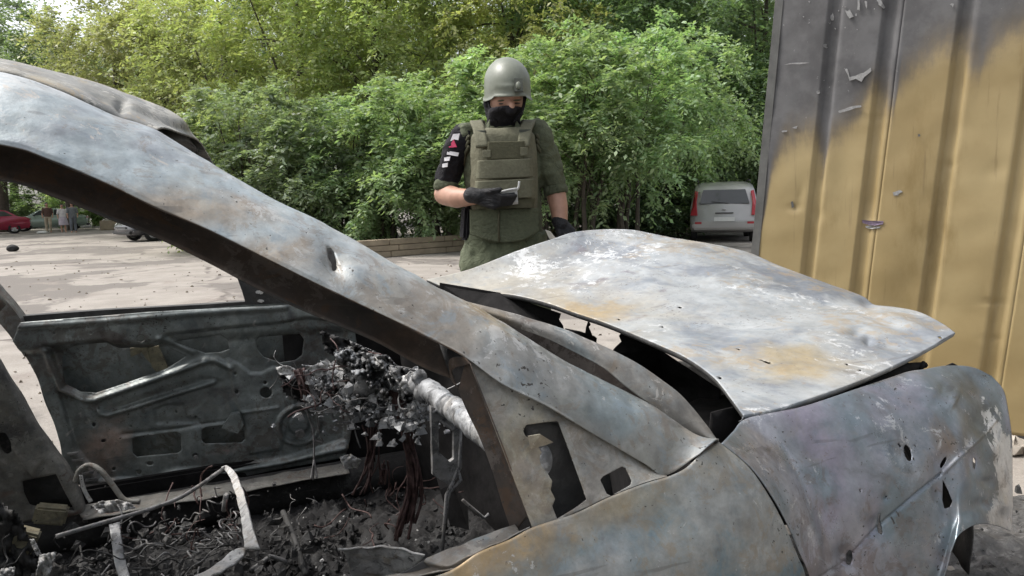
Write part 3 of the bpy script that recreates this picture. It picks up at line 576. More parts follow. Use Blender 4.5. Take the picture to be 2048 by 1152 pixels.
# ---- engine bay, cowl, far wing ------------------------------------------------------
bulk = across([catmull([(-0.42, -0.76, 0.80), (-0.30, -0.4, 0.82), (-0.27, 0, 0.83), (-0.30, 0.4, 0.86), (-0.42, 0.78, 0.90)], 60), catmull([(-0.34, -0.76, 0.2), (-0.22, 0, 0.2), (-0.34, 0.78, 0.2)], 60)], 30)
part('bulkhead', grid_mesh(rough_up(bulk, 0.02, 6)), 'soot', None, 0.003)
cowl = across([catmull([(-0.44, -0.72, 0.80), (-0.32, -0.3, 0.80), (-0.30, 0, 0.80), (-0.34, 0.35, 0.84), (-0.46, 0.78, 0.88)], 50), catmull([(-0.22, -0.70, 0.77), (-0.14, -0.3, 0.77), (-0.12, 0, 0.77), (-0.15, 0.35, 0.80), (-0.25, 0.78, 0.85)], 50)], 10)
part('cowl', grid_mesh(rough_up(cowl, 0.01, 9)), 'soot', None, 0.003)
kick = across([catmull([(-0.80, 0.92, 0.90), (-0.35, 0.86, 0.92)], 10), catmull([(-0.78, 0.92, 0.22), (-0.25, 0.88, 0.22)], 10)], 12)
part('kick_panel', grid_mesh(kick), 'soot', None, 0.004)
fw_t = [(-0.44, 0.80, 0.90), (-0.1, 0.78, 0.91), (0.10, 0.765, 0.86), (0.20, 0.78, 0.80), (0.27, 0.80, 0.67), (0.45, 0.80, 0.60), (0.62, 0.77, 0.58)]
fw_b = [(-0.2, 0.88, 0.22), (0.04, 0.89, 0.28), (0.12, 0.90, 0.44), (0.22, 0.90, 0.56), (0.33, 0.90, 0.56), (0.44, 0.88, 0.52), (0.55, 0.85, 0.44)]
fwg = across(stations([[np.array(p) for p in fw_t], [np.array(a)*.5+np.array(b)*.5+np.array([0, 0.05, 0.03]) for a, b in zip(fw_t, fw_b)], [np.array(p) for p in fw_b]], 70), 30)
part('front_wing', grid_mesh(rough_up(fwg, 0.012, 7)), 'dark', None, 0.002, 'far front wing, torn down behind the open bonnet')
# engine lumps under the bonnet
eng = []
for (x, y, z, a, b, c) in [(0.22, -0.28, 0.55, 0.30, 0.28, 0.16), (0.30, -0.58, 0.62, 0.16, 0.10, 0.14), (0.08, 0.1, 0.52, 0.18, 0.3, 0.16), (0.0, 0.55, 0.62, 0.14, 0.12, 0.2), (0.62, -0.35, 0.6, 0.06, 0.3, 0.16)]:
    eng.append(ellipsoid((x, y, z), ((a, 0, 0), (0, b, 0), (0, 0, c)), 16, 8))
part('engine', fuse(eng, 0.02, 2, lambda co: vnoise(co, 9)*0.03), 'soot')
# charred spike and torn edge that stand against the light behind the bonnet gap
sp = [at_y(1130, 664, 0.18), at_y(1160, 672, 0.18), at_y(1172, 664, 0.18), at_y(1175, 655, 0.18), at_y(1178, 642, 0.18)]
part('charred_bolt', tubes_mesh([([sp[0], sp[1], at_y(1186, 684, 0.18)], [0.012, 0.015, 0.02]), ([at_y(1178, 688, 0.18), at_y(1177, 668, 0.18), sp[3], sp[4]], [0.02, 0.011, 0.005, 0.003]), ([at_y(1176, 650, .18), at_y(1180, 648, .18)], [0.006, 0.004])], 7), 'soot')
rp = ys([(1246, 664, .05), (1238, 672, .05), (1243, 684, .05), (1232, 694, .05), (1222, 706, .05), (1330, 770, .05), (1440, 870, -.2), (1440, 780, -.2), (1320, 700, .0)])
part('inner_wing', mesh_from(rp, [(0, 1, 2, 3, 4, 5, 8), (5, 6, 7, 8)], False), 'soot', None, 0.006)
lp = ys([(1122, 628, .30), (1118, 640, .30), (1126, 652, .30), (1128, 664, .30), (1060, 652, .30), (960, 622, .45), (880, 592, .6), (880, 566, .6), (1000, 586, .45)])
part('hinge_plate', mesh_from(lp, [(0, 1, 2, 3, 4, 8), (4, 5, 6, 7, 8)], False), 'soot', None, 0.006)
nose = across([catmull([(0.55, -0.72, 0.62), (0.78, -0.4, 0.66), (0.84, 0, 0.66), (0.78, 0.4, 0.62), (0.6, 0.75, 0.58)], 40), catmull([(0.52, -0.74, 0.36), (0.78, -0.4, 0.34), (0.84, 0, 0.34), (0.78, 0.4, 0.34), (0.58, 0.76, 0.34)], 40)], 10)
part('front_panel', grid_mesh(rough_up(nose, 0.015, 8)), 'dark', None, 0.003)
part('gap_debris', tubes_mesh([([at_y(1700, 778, -.62), at_y(1760, 752, -.60), at_y(1810, 735, -.58), at_y(1850, 730, -.57)], [0.012, 0.014, 0.012, 0.008]), ([at_y(1838, 738, -.58), at_y(1848, 726, -.58), at_y(1851, 733, -.58)], [0.01, 0.006, 0.004]), ([at_y(1893, 733, -.68), at_y(1905, 728, -.68), at_y(1918, 735, -.68)], 0.003)], 6), 'soot')

# ---- roof ---------------------------------------------------------------------------
r0 = ys([(0, 143, -.5), (52, 158, -.5), (115, 180, -.5), (167, 203, -.5), (222, 229, -.5), (285, 250, -.5), (306, 257, -.5)])
r1 = ys([(0, 138, -.47), (52, 152, -.47), (118, 172, -.46), (175, 194, -.455), (232, 222, -.45), (296, 246, -.445), (330, 256, -.45)])
r2 = ys([(0, 124, -.2), (60, 137, -.2), (125, 152, -.21), (208, 173, -.22), (295, 204, -.23), (365, 242, -.24), (394, 280, -.20)])
far_r = [np.array([-1.36, 0.15, 1.475]), np.array([-1.31, 0.15, 1.463]), np.array([-1.26, .15, 1.452]), np.array([-1.2, .15, 1.438]), np.array([-1.14, .15, 1.42]), np.array([-1.09, .15, 1.395]), at_y(414, 306, .15)]
far_e = [np.array([-1.36, 0.5, 1.44]), np.array([-1.31, 0.5, 1.432]), np.array([-1.26, .5, 1.425]), np.array([-1.2, .5, 1.415]), np.array([-1.14, .5, 1.40]), np.array([-1.08, .5, 1.38]), at_y(427, 328, .48)]
Gr = across(stations([back(list(r)) for r in ([p+np.array([0, 0.02, -0.045]) for p in r0], [p+np.array([0.0, 0.035, -0.012]) for p in r0], r1, r2, far_r, far_e)], 200), 80)
Gr = rough_up(Gr, 0.004, 12, 2.0, 0.06)
Gr = dents(Gr, [(215, 200, 40, 6, 24, 0.008), (245, 212, 12, 16, 0, 0.010), (320, 235, 40, 8, 28, 0.010), (270, 215, 40, 6, 20, -0.006), (365, 255, 26, 8, 30, 0.006)])
part('roof', grid_mesh(Gr), 'roof', None, 0.003, 'crumpled roof skin lifted off the windscreen header')
Gl = Gr[:, :-6].copy(); Gl[..., 2] -= 0.02; part('headlining', grid_mesh(Gl[::3, ::3]), 'dark', None, 0.002)
# far roof rail, far A-pillar
tb = lambda pts, rad, n=40, sg=12: tube_mesh(pts, rad, sg, n)
part('far_pillar', tb([(-2.3, 0.56, 1.38), (-1.7, 0.58, 1.40), (-1.3, 0.575, 1.345), (-1.1, 0.57, 1.285), (-0.9, 0.61, 1.185), (-0.7, 0.66, 1.09), (-0.42, 0.76, 0.93)], [0.05, 0.05, 0.045, 0.04, 0.036, 0.036, 0.045]), 'dark')
part('roof_header', tb([(-1.19, -0.50, 1.365), (-1.17, -0.25, 1.385), (-1.165, 0.0, 1.385), (-1.17, 0.25, 1.38), (-1.19, 0.50, 1.36)], 0.012), 'dark')
# far B-pillar
BR = ys([(-60, 640, .74), (0, 742, .75), (35, 800, .76), (69, 855, .765), (104, 907, .77), (142, 962, .775), (166, 1026, .78)])
bl2 = [p+np.array([-0.30, 0.0, 0.0]) for p in BR]; bj2 = [p+np.array([0.0, 0.07, 0.0]) for p in BR]
bm_ = [a*.75+b*.25+np.array([0, -0.012, 0]) for a, b in zip(BR, bl2)]; bm2 = [a*.66+b*.34+np.array([0, 0.012, 0]) for a, b in zip(BR, bl2)]
Gb2 = across(stations([bj2, BR, bm_, bm2, bl2], 90), 60); Gb2 = rough_up(Gb2, 0.004, 12, 3.0)
bp = part('center_pillar', grid_mesh(Gb2, [[(-4, 864), (12, 866), (22, 884), (24, 902), (16, 909), (4, 900), (-4, 880)], [(45, 962), (112, 948), (130, 985), (150, 1022), (60, 1010), (48, 985)]]), 'bpillar', None, 0.002, 'far middle pillar with slotted holes')
part('pillar_skin', grid_mesh(across(stations([[p+np.array([-0.02, 0.085, 0.0]) for p in BR], [p+np.array([-0.34, 0.085, 0.0]) for p in BR]], 20), 6)), 'dark', bp, 0.003)
part('upper_pillar', tube_mesh([(-1.62, 0.75, 0.98), (-1.70, 0.68, 1.15), (-1.75, 0.60, 1.38)], [0.05, 0.045, 0.045], 10, 16), 'bpillar', bp)
# near B-pillar, rear doors, tail (outside the frame on the left)
part('center_pillar', tube_mesh([(-1.42, -0.83, 0.25), (-1.43, -0.83, 0.80), (-1.55, -0.74, 1.15), (-1.62, -0.66, 1.36)], [0.06, 0.055, 0.05, 0.045], 10, 20), 'bpillar')
for sgn in (-1, 1):
    xo = -0.0 if sgn < 0 else -0.36
    tp = [(-1.40+xo, 0.87*sgn, 0.80), (-2.0, 0.87*sgn, 0.83), (-2.6, 0.85*sgn, 0.88), (-3.25, 0.72*sgn, 0.88)]
    md = [(-1.40+xo*.7, 0.91*sgn, 0.5), (-1.98, 0.92*sgn, 0.60), (-2.6, 0.91*sgn, 0.62), (-3.3, 0.76*sgn, 0.6)]
    bt = [(-1.40+xo*.2, 0.87*sgn, 0.22), (-1.98, 0.88*sgn, 0.24), (-2.72, 0.88*sgn, 0.3), (-3.25, 0.74*sgn, 0.3)]
    part('rear_side', grid_mesh(rough_up(across(stations([[np.array(p) for p in q] for q in (tp, md, bt)], 80), 30), 0.006, 5)), 'door', None, 0.002)
    part('rear_pillar', tube_mesh([(-2.3, 0.56*sgn, 1.40), (-2.62, 0.64*sgn, 1.15), (-2.9, 0.72*sgn, 0.9)], [0.05, 0.07, 0.1], 10, 20), 'pillar')
part('boot_lid', grid_mesh(rough_up(across([catmull([(-2.85, -0.74, 0.89), (-2.8, 0, 0.93), (-2.85, 0.74, 0.89)], 30), catmull([(-3.35, -0.66, 0.87), (-3.42, 0, 0.90), (-3.35, 0.66, 0.87)], 30), catmull([(-3.38, -0.66, 0.45), (-3.46, 0, 0.45), (-3.38, 0.66, 0.45)], 30)], 24), 0.006, 4)), 'bonnet', None, 0.003)

# ---- far front door, standing ajar, inside face towards us -----------------------------
DH = np.array([-0.5, 0.85, 0.0]); DE = np.array([-1.07, 0.15, 0.0]); DE /= np.linalg.norm(DE); DN = np.array([DE[1]*-1, DE[0], 0.0])
if DN[1] > 0: DN = -DN
def dpx(p): q = at_plane(p[0], p[1], DH, DN)-DH; return np.array([q@DE, q[2]])
def dpoly(lst): return np.array([dpx(p) for p in lst])
def d3(sz, h=0.0): sz = np.asarray(sz); return DH+sz[..., :1]*DE+sz[..., 1:2]*np.array([0, 0, 1.0])+DN*np.asarray(h)[..., None]
outline = dpoly([(44, 643), (300, 622), (500, 612), (640, 604), (700, 606), (716, 700), (712, 800), (700, 880), (690, 915), (560, 938), (450, 960), (300, 985), (236, 1000), (180, 985), (150, 960), (128, 925), (120, 883), (108, 845), (90, 803), (76, 758), (52, 713), (30, 680)])
lo, hi = outline.min(0)-0.004, outline.max(0)+0.004
ns, nz = int((hi[0]-lo[0])/0.0042), int((hi[1]-lo[1])/0.0042)
S, Zz = np.meshgrid(np.linspace(lo[0], hi[0], ns), np.linspace(lo[1], hi[1], nz)); SZ = np.stack([S.ravel(), Zz.ravel()], -1)
H = np.zeros(len(SZ))
def recess(poly, depth, w=0.005):
    global H
    sd = sdf_poly(SZ, dpoly(poly))[0]; H -= depth*sstep(-sd, -w, w)
def ridge(line, height, w=0.012):
    global H
    d = dist_line(SZ, dpoly(line)); H += height*np.exp(-(d/w)**2)
H += 0.020*sstep(Zz.ravel(), dpx((300, 690))[1]-0.01, dpx((300, 680))[1]+0.01)                        # the beam under the window
recess([(90, 690), (212, 679), (236, 692), (310, 690), (332, 668), (470, 652), (560, 644), (612, 634), (680, 640), (700, 700), (690, 880), (560, 925), (300, 960), (200, 960), (150, 900), (120, 800)], 0.016, 0.007)
ridge([(45, 652), (200, 641), (400, 624), (570, 613)], 0.010, 0.009)
ridge([(95, 700), (122, 780), (172, 801), (190, 800), (300, 762), (412, 722)], 0.024, 0.009)
ridge([(405, 722), (430, 722), (460, 736)], 0.014, 0.009)
ridge([(196, 822), (200, 829), (216, 832), (300, 806), (426, 766)], 0.016, 0.007)
ridge([(322, 676), (352, 690), (386, 704)], 0.014, 0.009)
recess([(225, 815), (400, 755), (445, 765), (460, 840), (350, 862), (240, 875), (215, 850)], 0.006, 0.01)
recess([(305, 822), (330, 812), (366, 812), (372, 838), (400, 842), (400, 852), (312, 850)], 0.008, 0.005)
ridge([(243, 873), (350, 862), (400, 853), (470, 842)], -0.008, 0.006)
recess([(455, 720), (475, 728), (500, 748), (522, 748), (545, 736), (575, 740), (600, 780), (560, 900), (500, 910), (490, 860), (470, 800)], -0.010, 0.006)
ridge([(485, 826), (555, 816)], 0.006, 0.004)
for rr_, hh in ((44, 0.012), (36, -0.022), (20, 0.010)):
    c = dpx((598, 852)); d = np.hypot(SZ[:, 0]-c[0], SZ[:, 1]-c[1]); rad = np.linalg.norm(dpx((598+rr_, 852))-c); H += hh*sstep(rad-d, -0.006, 0.006)
ridge([(240, 990), (350, 946), (450, 942), (560, 924), (690, 895)], 0.016, 0.010)
ridge([(140, 700), (165, 800), (200, 900), (240, 980)], 0.006, 0.012)
H += vnoise(np.c_[SZ, np.zeros(len(SZ))], 7)*0.006+vnoise(np.c_[SZ, np.zeros(len(SZ))], 40)*0.0012
Gdr = d3(SZ, H).reshape(nz, ns, 3)
def to2(V): q = V-DH; return np.stack([q@DE, q[:, 2]], -1)
def fr2(q2, V): h = (V-DH)@DN; return d3(q2, h)
holes = [dpoly(p) for p in [
    [(126, 700), (150, 690), (214, 684), (236, 697), (300, 696), (326, 688), (345, 702), (372, 714), (330, 740), (250, 768), (190, 788), (160, 785), (128, 770), (122, 735)],
    [(345, 684), (420, 672), (440, 668), (455, 680), (458, 700), (440, 706), (410, 708), (388, 700)],
    [(511, 682), (518, 674), (600, 668), (608, 680), (604, 712), (590, 722), (560, 727), (528, 716), (514, 700)],
    [(262, 882), (268, 877), (352, 866), (360, 872), (362, 902), (355, 908), (272, 917), (264, 910)],
    [(402, 864), (410, 858), (478, 850), (488, 856), (490, 880), (482, 887), (410, 890), (403, 884)],
    oval(532, 786, 12, 11), oval(530, 766, 4, 4), oval(284, 675, 8, 8), oval(186, 851, 4, 4), oval(205, 884, 5, 3), oval(390, 915, 6, 5), oval(112, 664, 2.5, 3), oval(184, 664, 2, 2.5), oval(298, 930, 7, 4), oval(226, 940, 3.5, 3), oval(350, 828, 2.5, 2.5), oval(390, 838, 3, 3), oval(332, 850, 2, 2), oval(260, 856, 2, 2), oval(473, 785, 4, 4), oval(470, 748, 3, 3), oval(492, 679, 3, 3), oval(276, 948, 5, 4)]]
outer_cut = [np.vstack([outline, outline[:1]])]
# keep only what lies inside the outline
sd_all, near_all = sdf_poly(SZ, outline)
me_in = None
Vd = Gdr.reshape(-1, 3).copy(); idx = np.arange(nz*ns).reshape(nz, ns); Fd = np.stack([idx[:-1, :-1], idx[:-1, 1:], idx[1:, 1:], idx[1:, :-1]], -1).reshape(-1, 4)
ctr = sdf_poly(SZ[Fd].mean(1), outline)[0] < 0; rim = np.zeros(len(Vd), bool); rim[Fd[ctr].ravel()] = True; r2_ = np.zeros(len(Vd), bool); r2_[Fd[~ctr].ravel()] = True; rim &= r2_
Vd[rim] = fr2(near_all[rim], Vd[rim]); Fd = Fd[ctr]; Q2 = to2(Vd)
for poly in holes:
    sd, near_ = sdf_poly(Q2, poly); c_ = sdf_poly(Q2[Fd].mean(1), poly)[0] < 0
    rm = np.zeros(len(Vd), bool); rm[Fd[c_].ravel()] = True; r_k = np.zeros(len(Vd), bool); r_k[Fd[~c_].ravel()] = True; rm &= r_k
    Vd[rm] = fr2(near_[rm], Vd[rm]); Q2[rm] = near_[rm]; Fd = Fd[~c_]
used = np.unique(Fd); mp_ = -np.ones(len(Vd), int); mp_[used] = np.arange(len(used))
fdoor = part('front_door', mesh_from(Vd[used], mp_[Fd]), 'inner', None, 0.0025, 'far front door standing ajar, its bare pressed-steel inside facing the cabin')
osk = d3(np.array([outline*0.985+outline.mean(0)*0.015]), np.full((1, len(outline)), -0.085))[0]
part('outer_skin', mesh_from(list(osk), [tuple(range(len(osk)))], False), 'inner', fdoor, 0.003)
edge_rows = [catmull(list(d3(np.vstack([outline[12:], outline[:1]]), np.full(len(outline)-11, h))), 60) for h in (0.0, -0.085)]
part('door_edge', grid_mesh(across(edge_rows, 4)), 'inner', fdoor, 0.002)
# window frame of the far door: belt line, rear upright, mirror corner
def slab(poly, h0, h1):
    a = d3(dpoly(poly), np.full(len(poly), h0)); b = d3(dpoly(poly), np.full(len(poly), h1)); n = len(poly)
    return mesh_from(list(a)+list(b), [tuple(range(n)), tuple(reversed(range(n, 2*n)))]+[(i, n+i, n+(i+1) % n, (i+1) % n) for i in range(n)], False)
part('window_seal', slab([(40, 634), (200, 622), (400, 611), (500, 604), (500, 610), (400, 619), (200, 633), (42, 646)], -0.02, -0.06), 'dark', fdoor)
part('window_post', slab([(-110, 456), (-60, 513), (0, 584), (21, 607), (43, 636), (50, 660), (52, 713), (21, 668), (0, 643), (-60, 575), (-130, 500)], 0.012, -0.05), 'bpillar', fdoor)
mc = slab([(455, 530), (474, 555), (484, 582), (492, 610), (640, 604), (600, 570), (540, 530)], 0.0, -0.02)
part('mirror_corner', mc, 'dark', fdoor)
for (px, py) in ((519, 584), (521, 602)):
    part('hole_daylight', slab(oval(px, py, 7, 4 if py < 590 else 3, 5, 10, 0.2), 0.006, 0.002), 'ash_white', fdoor)  # daylight through the two mount holes, put in as pale discs in ash colour
# window regulator bracket and other bits on the door
part('regulator_bracket', slab([(290, 698), (313, 696), (334, 744), (312, 752), (300, 738)], -0.035, -0.05), 'olive', fdoor)
part('regulator_bracket', slab([(256, 700), (290, 696), (298, 730), (290, 722), (280, 708), (258, 718)], -0.03, -0.04), 'olive', fdoor)
part('door_latch', slab([(445, 852), (462, 826), (480, 822), (488, 846), (476, 862)], 0.03, -0.01), 'inner', fdoor)
part('door_bolt', slab(oval(391, 915, 4, 3.5), 0.002, -0.01), 'rod', fdoor)
part('speaker_magnet', slab(oval(600, 866, 10, 7), 0.02, -0.01), 'rod', fdoor)
for k in range(7):
    y0 = 905+k*13; part('rib_slot', slab([(136+k*9, y0), (158+k*10, y0-3), (158+k*10, y0+1), (136+k*9, y0+4)], 0.012, 0.0), 'rod', fdoor)

# ---- cabin: floor, sills, dashboard remains, seat frame ----------------------------------
fx, fy_ = np.meshgrid(np.linspace(-2.3, -0.24, 220), np.linspace(-0.80, 0.90, 170))
fz = 0.20+0*fx; FP = np.stack([fx, fy_, fz], -1); fl_n = vnoise(FP, 5)*0.04+vnoise(FP, 15)*0.026+np.abs(vnoise(FP, 34))*0.03+vnoise(FP, 80)*0.012
fz = fz+fl_n.reshape(fx.shape)+0.07*np.exp(-((fy_)/0.14)**2)
part('floor_pan', grid_mesh(np.stack([fx, fy_, fz], -1)), 'char', None, 0.004)
part('door_sill', tube_mesh([(-2.4, 0.83, 0.24), (-1.4, 0.83, 0.26), (-0.15, 0.83, 0.26)], 0.07, 12, 20), 'char')
part('door_sill', tube_mesh([(-2.4, -0.80, 0.20), (-1.4, -0.80, 0.20), (-0.3, -0.80, 0.20)], 0.07, 12, 20), 'dark')
part('sill_tread', grid_mesh(rough_up(across([catmull([at_z(150, 1015, .335), at_z(330, 985, .335), at_z(520, 955, .335), at_z(690, 925, .33)], 60), catmull([at_z(170, 1040, .325), at_z(330, 1012, .32), at_z(520, 978, .32), at_z(700, 945, .32)], 60)], 10), 0.008, 15)), 'bpillar', None, 0.003)
# crumbled lumps lying on the floor
def rubble(n, area, size, z, seed, floor=None):
    rg = random.Random(seed); V = []; F = []
    for i in range(n):
        x, y = area(rg); s = size(rg); zz = z(x, y) if callable(z) else z
        rot = Matrix.Rotation(rg.uniform(0, 6.28), 3, 'Z') @ Matrix.Rotation(rg.uniform(-0.7, 0.7), 3, 'X')
        b = len(V); sx, sy, sz = s*rg.uniform(.5, 1.3), s*rg.uniform(.4, 1.0), s*rg.uniform(.2, .6)
        pts = [(-1, -.4, -1), (.5, -1, -1), (1, .6, -1), (-.4, 1, -1), (-.6, -.3, .6), (.3, -.6, 1), (.5, .3, .5), (-.2, .5, 1)]
        for p in pts:
            q = rot @ Vector((p[0]*sx*rg.uniform(.6, 1.2), p[1]*sy*rg.uniform(.6, 1.2), p[2]*sz)); V.append((x+q.x, y+q.y, zz+q.z))
        F += [(b+0, b+3, b+2, b+1), (b+4, b+5, b+6, b+7), (b, b+1, b+5, b+4), (b+1, b+2, b+6, b+5), (b+2, b+3, b+7, b+6), (b+3, b, b+4, b+7)]
    return mesh_from(V, F, False)
def fl_z(x, y): return 0.215+0.07*math.exp(-(y/0.14)**2)+0.02*mnoise.noise(Vector((x, y, 0))*5)
o = part('cabin_rubble', rubble(4200, lambda g: (g.uniform(-1.9, -0.3), g.uniform(-0.7, 0.74)), lambda g: 0.004+0.026*g.random()**4, fl_z, 3), 'char'); o['kind'] = 'stuff'
o = part('pale_ash_flakes', rubble(160, lambda g: (g.uniform(-1.6, -0.4), g.uniform(-0.4, 0.7)), lambda g: 0.002+0.008*g.random()**3, lambda x, y: fl_z(x, y)+0.02, 5), 'ash_white'); o['kind'] = 'stuff'
def scrap(poly, y, amp, seed, n=26, curl=0.02):
    P = np.array(poly, float); lo_, hi_ = P.min(0), P.max(0); gx, gy = np.meshgrid(np.linspace(lo_[0], hi_[0], n), np.linspace(lo_[1], hi_[1], n))
    G = np.array([[at_y(a, b, y+amp*mnoise.noise(Vector((a*.05+seed, b*.05, 0)))+0.5*amp*mnoise.noise(Vector((a*.15+seed, b*.15, 0)))) for a, b in zip(ra, rb)] for ra, rb in zip(gx, gy)])
    Q, _ = project(G.reshape(-1, 3)); m, k = G.shape[:2]; idx = np.arange(m*k).reshape(m, k); F = np.stack([idx[:-1, :-1], idx[:-1, 1:], idx[1:, 1:], idx[1:, :-1]], -1).reshape(-1, 4)
    F = F[sdf_poly(Q[F].mean(1), poly)[0] < 0]; u = np.unique(F); mp = -np.ones(m*k, int); mp[u] = np.arange(len(u)); return mesh_from(G.reshape(-1, 3)[u], mp[F])
# dashboard cross beam with its bracket
B3 = ys([(700, 735, .25), (790, 765, .03), (845, 772, -.12), (900, 812, -.32), (950, 852, -.48), (1010, 900, -.66)])
db = part('dashboard_beam', fuse([limb(list(B3), [0.018, 0.02, 0.024, 0.026, 0.024, 0.024])], 0.006, 1, lambda co: vnoise(co, 22)*0.005+vnoise(co, 70)*0.003), 'alu', None, None, 'ash-grey cross beam of the burnt dashboard')
part('beam_clamp', fuse([limb(ys([(836, 758, -.14), (846, 790, -.16)]), [0.018, 0.016])], 0.006, 2, lambda co: vnoise(co, 40)*0.010), 'melt', db)
bkq = lambda p: at_y(p[0], p[1], -0.30)
def ring_plate(outer, inner, thick):
    n = len(outer); a = [bkq(p) for p in outer]; b = [bkq(p) for p in inner]; o = np.array([0, thick, 0]); V = a+b+[p+o for p in a]+[p+o for p in b]; F = []
    for i in range(n):
        j = (i+1) % n; F += [(i, j, n+j, n+i), (2*n+i, 3*n+i, 3*n+j, 2*n+j), (i, 2*n+i, 2*n+j, j), (n+i, n+j, 3*n+j, 3*n+i)]
    return mesh_from(V, F, False)
part('dash_bracket', ring_plate([(862, 812), (924, 846), (924, 935), (905, 975), (866, 950), (864, 870)], [(878, 842), (908, 862), (908, 918), (900, 924), (878, 904), (877, 866)], 0.012), 'rod', db)
part('bracket_rod', tubes_mesh([([bkq(p) for p in q], 0.004) for q in [[(866, 826), (874, 820)], [(880, 840), (905, 860), (914, 846)], [(922, 850), (918, 930), (905, 965), (893, 990), (888, 1060), (884, 1110)], [(914, 935), (922, 960), (900, 985)], [(925, 1000), (968, 1036), (978, 1028)], [(905, 965), (895, 1000), (890, 1060)]]], 6), 'rod', db)
part('glovebox_panel', mesh_from(ys([(866, 930, -.2), (905, 968, -.25), (935, 1010, -.3), (938, 1060, -.3), (900, 1050, -.3), (880, 980, -.25)]), [(0, 1, 2, 3, 4, 5)], False), 'soot', None, 0.004)
# melted instrument cluster
for k_, (poly, yy) in enumerate([([(672, 700), (715, 690), (760, 715), (770, 760), (735, 770), (690, 752)], .24), ([(720, 705), (775, 712), (812, 748), (800, 790), (756, 776), (728, 745)], .12), ([(690, 735), (740, 742), (760, 790), (722, 800), (694, 775)], .20), ([(760, 725), (820, 740), (846, 775), (815, 782), (780, 760)], .02), ([(655, 740), (700, 748), (712, 780), (670, 790), (640, 770)], .34), ([(700, 682), (740, 700), (770, 712), (752, 728), (715, 712)], .22), ([(735, 715), (765, 720), (790, 745), (770, 800), (745, 792), (730, 760)], .08), ([(690, 705), (712, 712), (722, 770), (712, 820), (700, 815), (690, 760)], .18), ([(780, 742), (812, 752), (835, 790), (820, 815), (800, 790)], -.02)]):
    part('melted_sheet', scrap(poly, yy, .16, 31+k_*3, 44), 'melt', None, 0.004)
part('steering_stub', tube_mesh(ys([(748, 738, .25), (735, 760, .12), (728, 782, .06)]), [0.02, 0.028, 0.028], 14, 14), 'melt')
lp_ = [at_y(690+28*math.cos(a), 812+34*math.sin(a)-8*math.cos(a), .25) for a in np.linspace(1.2, 5.6, 20)]
part('wire_loop', tube_mesh(lp_, 0.004, 6), 'rod')
ps = lambda name, poly, y, amp, seed, mat: part(name, scrap(poly, y, amp, seed), mat, None, 0.003)
for k_, (poly, yy) in enumerate([([(668, 705), (700, 698), (722, 716), (712, 735), (690, 728), (676, 730)], .14), ([(735, 712), (762, 716), (770, 738), (752, 742)], .06), ([(702, 742), (728, 738), (742, 760), (735, 785), (716, 772)], .08), ([(770, 745), (790, 742), (800, 770), (786, 778)], -.02), ([(640, 752), (662, 748), (676, 768), (655, 778)], .22), ([(690, 770), (704, 772), (700, 806), (692, 800)], .12), ([(745, 770), (760, 765), (766, 792), (752, 802)], .03)]): part('ash_scrap', scrap(poly, yy, .07, 91+k_*5, 30), ('alu', 'ash_white')[k_ % 2], None, 0.003)
ps('ash_scrap', [(552, 735), (575, 731), (590, 738), (588, 748), (560, 750)], .32, .03, 1, 'ash_white')
ps('ash_scrap', [(604, 730), (625, 732), (648, 722), (664, 735), (668, 752), (652, 760), (640, 752), (632, 756), (622, 742)], .24, .04, 4, 'ash_white')
ps('ash_scrap', [(640, 722), (665, 728), (690, 735), (688, 742), (660, 735), (648, 728)], .22, .04, 6, 'ash_white')
ps('ash_scrap', [(806, 752), (838, 742), (830, 770), (812, 790), (800, 770)], -.08, .03, 7, 'ash_white')
ps('ash_scrap', [(778, 740), (792, 752), (806, 780), (813, 802), (806, 800), (796, 768)], -.06, .02, 9, 'ash_white')
ps('ash_scrap', [(680, 915), (700, 908), (722, 920), (715, 935), (690, 938)], .35, .04, 12, 'ash_white')
ps('charred_cloth', [(560, 745), (620, 748), (660, 762), (700, 770), (705, 800), (650, 812), (600, 802), (570, 790)], .45, .06, 14, 'char')
ps('charred_cloth', [(640, 660), (720, 690), (760, 730), (720, 740), (680, 720), (650, 700)], .40, .08, 15, 'char')
# hanging wiring
def wires(n, path, spread, rad, seed, ypos):
    rg = random.Random(seed); out = []
    for i in range(n):
        pts = []; ox, oy = rg.uniform(-spread, spread), rg.uniform(-spread*.4, spread*.4); 
        m = len(path); stop = rg.randint(max(2, m-2), m)
        for j, (px, py) in enumerate(path[:stop]):
            w = 0.35+0.65*abs(j/(m-1)-0.35)*1.6
            pts.append(at_y(px+ox*w+rg.uniform(-spread, spread)*.25, py+oy, ypos+rg.uniform(-.02, .02)))
        out.append((catmull(pts, 14), rad*rg.uniform(.7, 1.3)))
    return tubes_mesh(out, 5)
part('wiring_loom', wires(26, [(788, 762), (800, 810), (815, 880), (828, 930), (826, 990), (815, 1040), (808, 1080)], 22, 0.0035, 3, .05), 'wire', None, None, 'reddish bundle of bare wires hanging from the dashboard')
part('wiring_loom', wires(16, [(745, 850), (742, 890), (738, 930), (728, 960), (718, 985)], 24, 0.003, 5, .2), 'wire')
part('wiring_loom', wires(14, [(600, 742), (606, 768), (612, 790), (618, 800)], 16, 0.003, 6, .30), 'wire')
part('wiring_loom', wires(5, [(614, 745), (622, 775), (634, 800), (640, 806)], 10, 0.003, 7, .28), 'wire_grey')
part('hanging_wire', tubes_mesh([(catmull(ys(q), 16), 0.0028) for q in [[(612, 808, .4), (616, 830, .4), (626, 860, .4), (628, 920, .4), (626, 960, .4)], [(626, 880, .4), (640, 884, .4), (644, 886, .4)], [(628, 920, .4), (622, 958, .38)], [(628, 920, .4), (634, 956, .38)]]], 5), 'wire_grey')
part('wiring_loom', wires(10, [(770, 930), (768, 960), (760, 1000)], 26, 0.003, 9, .2), 'wire')
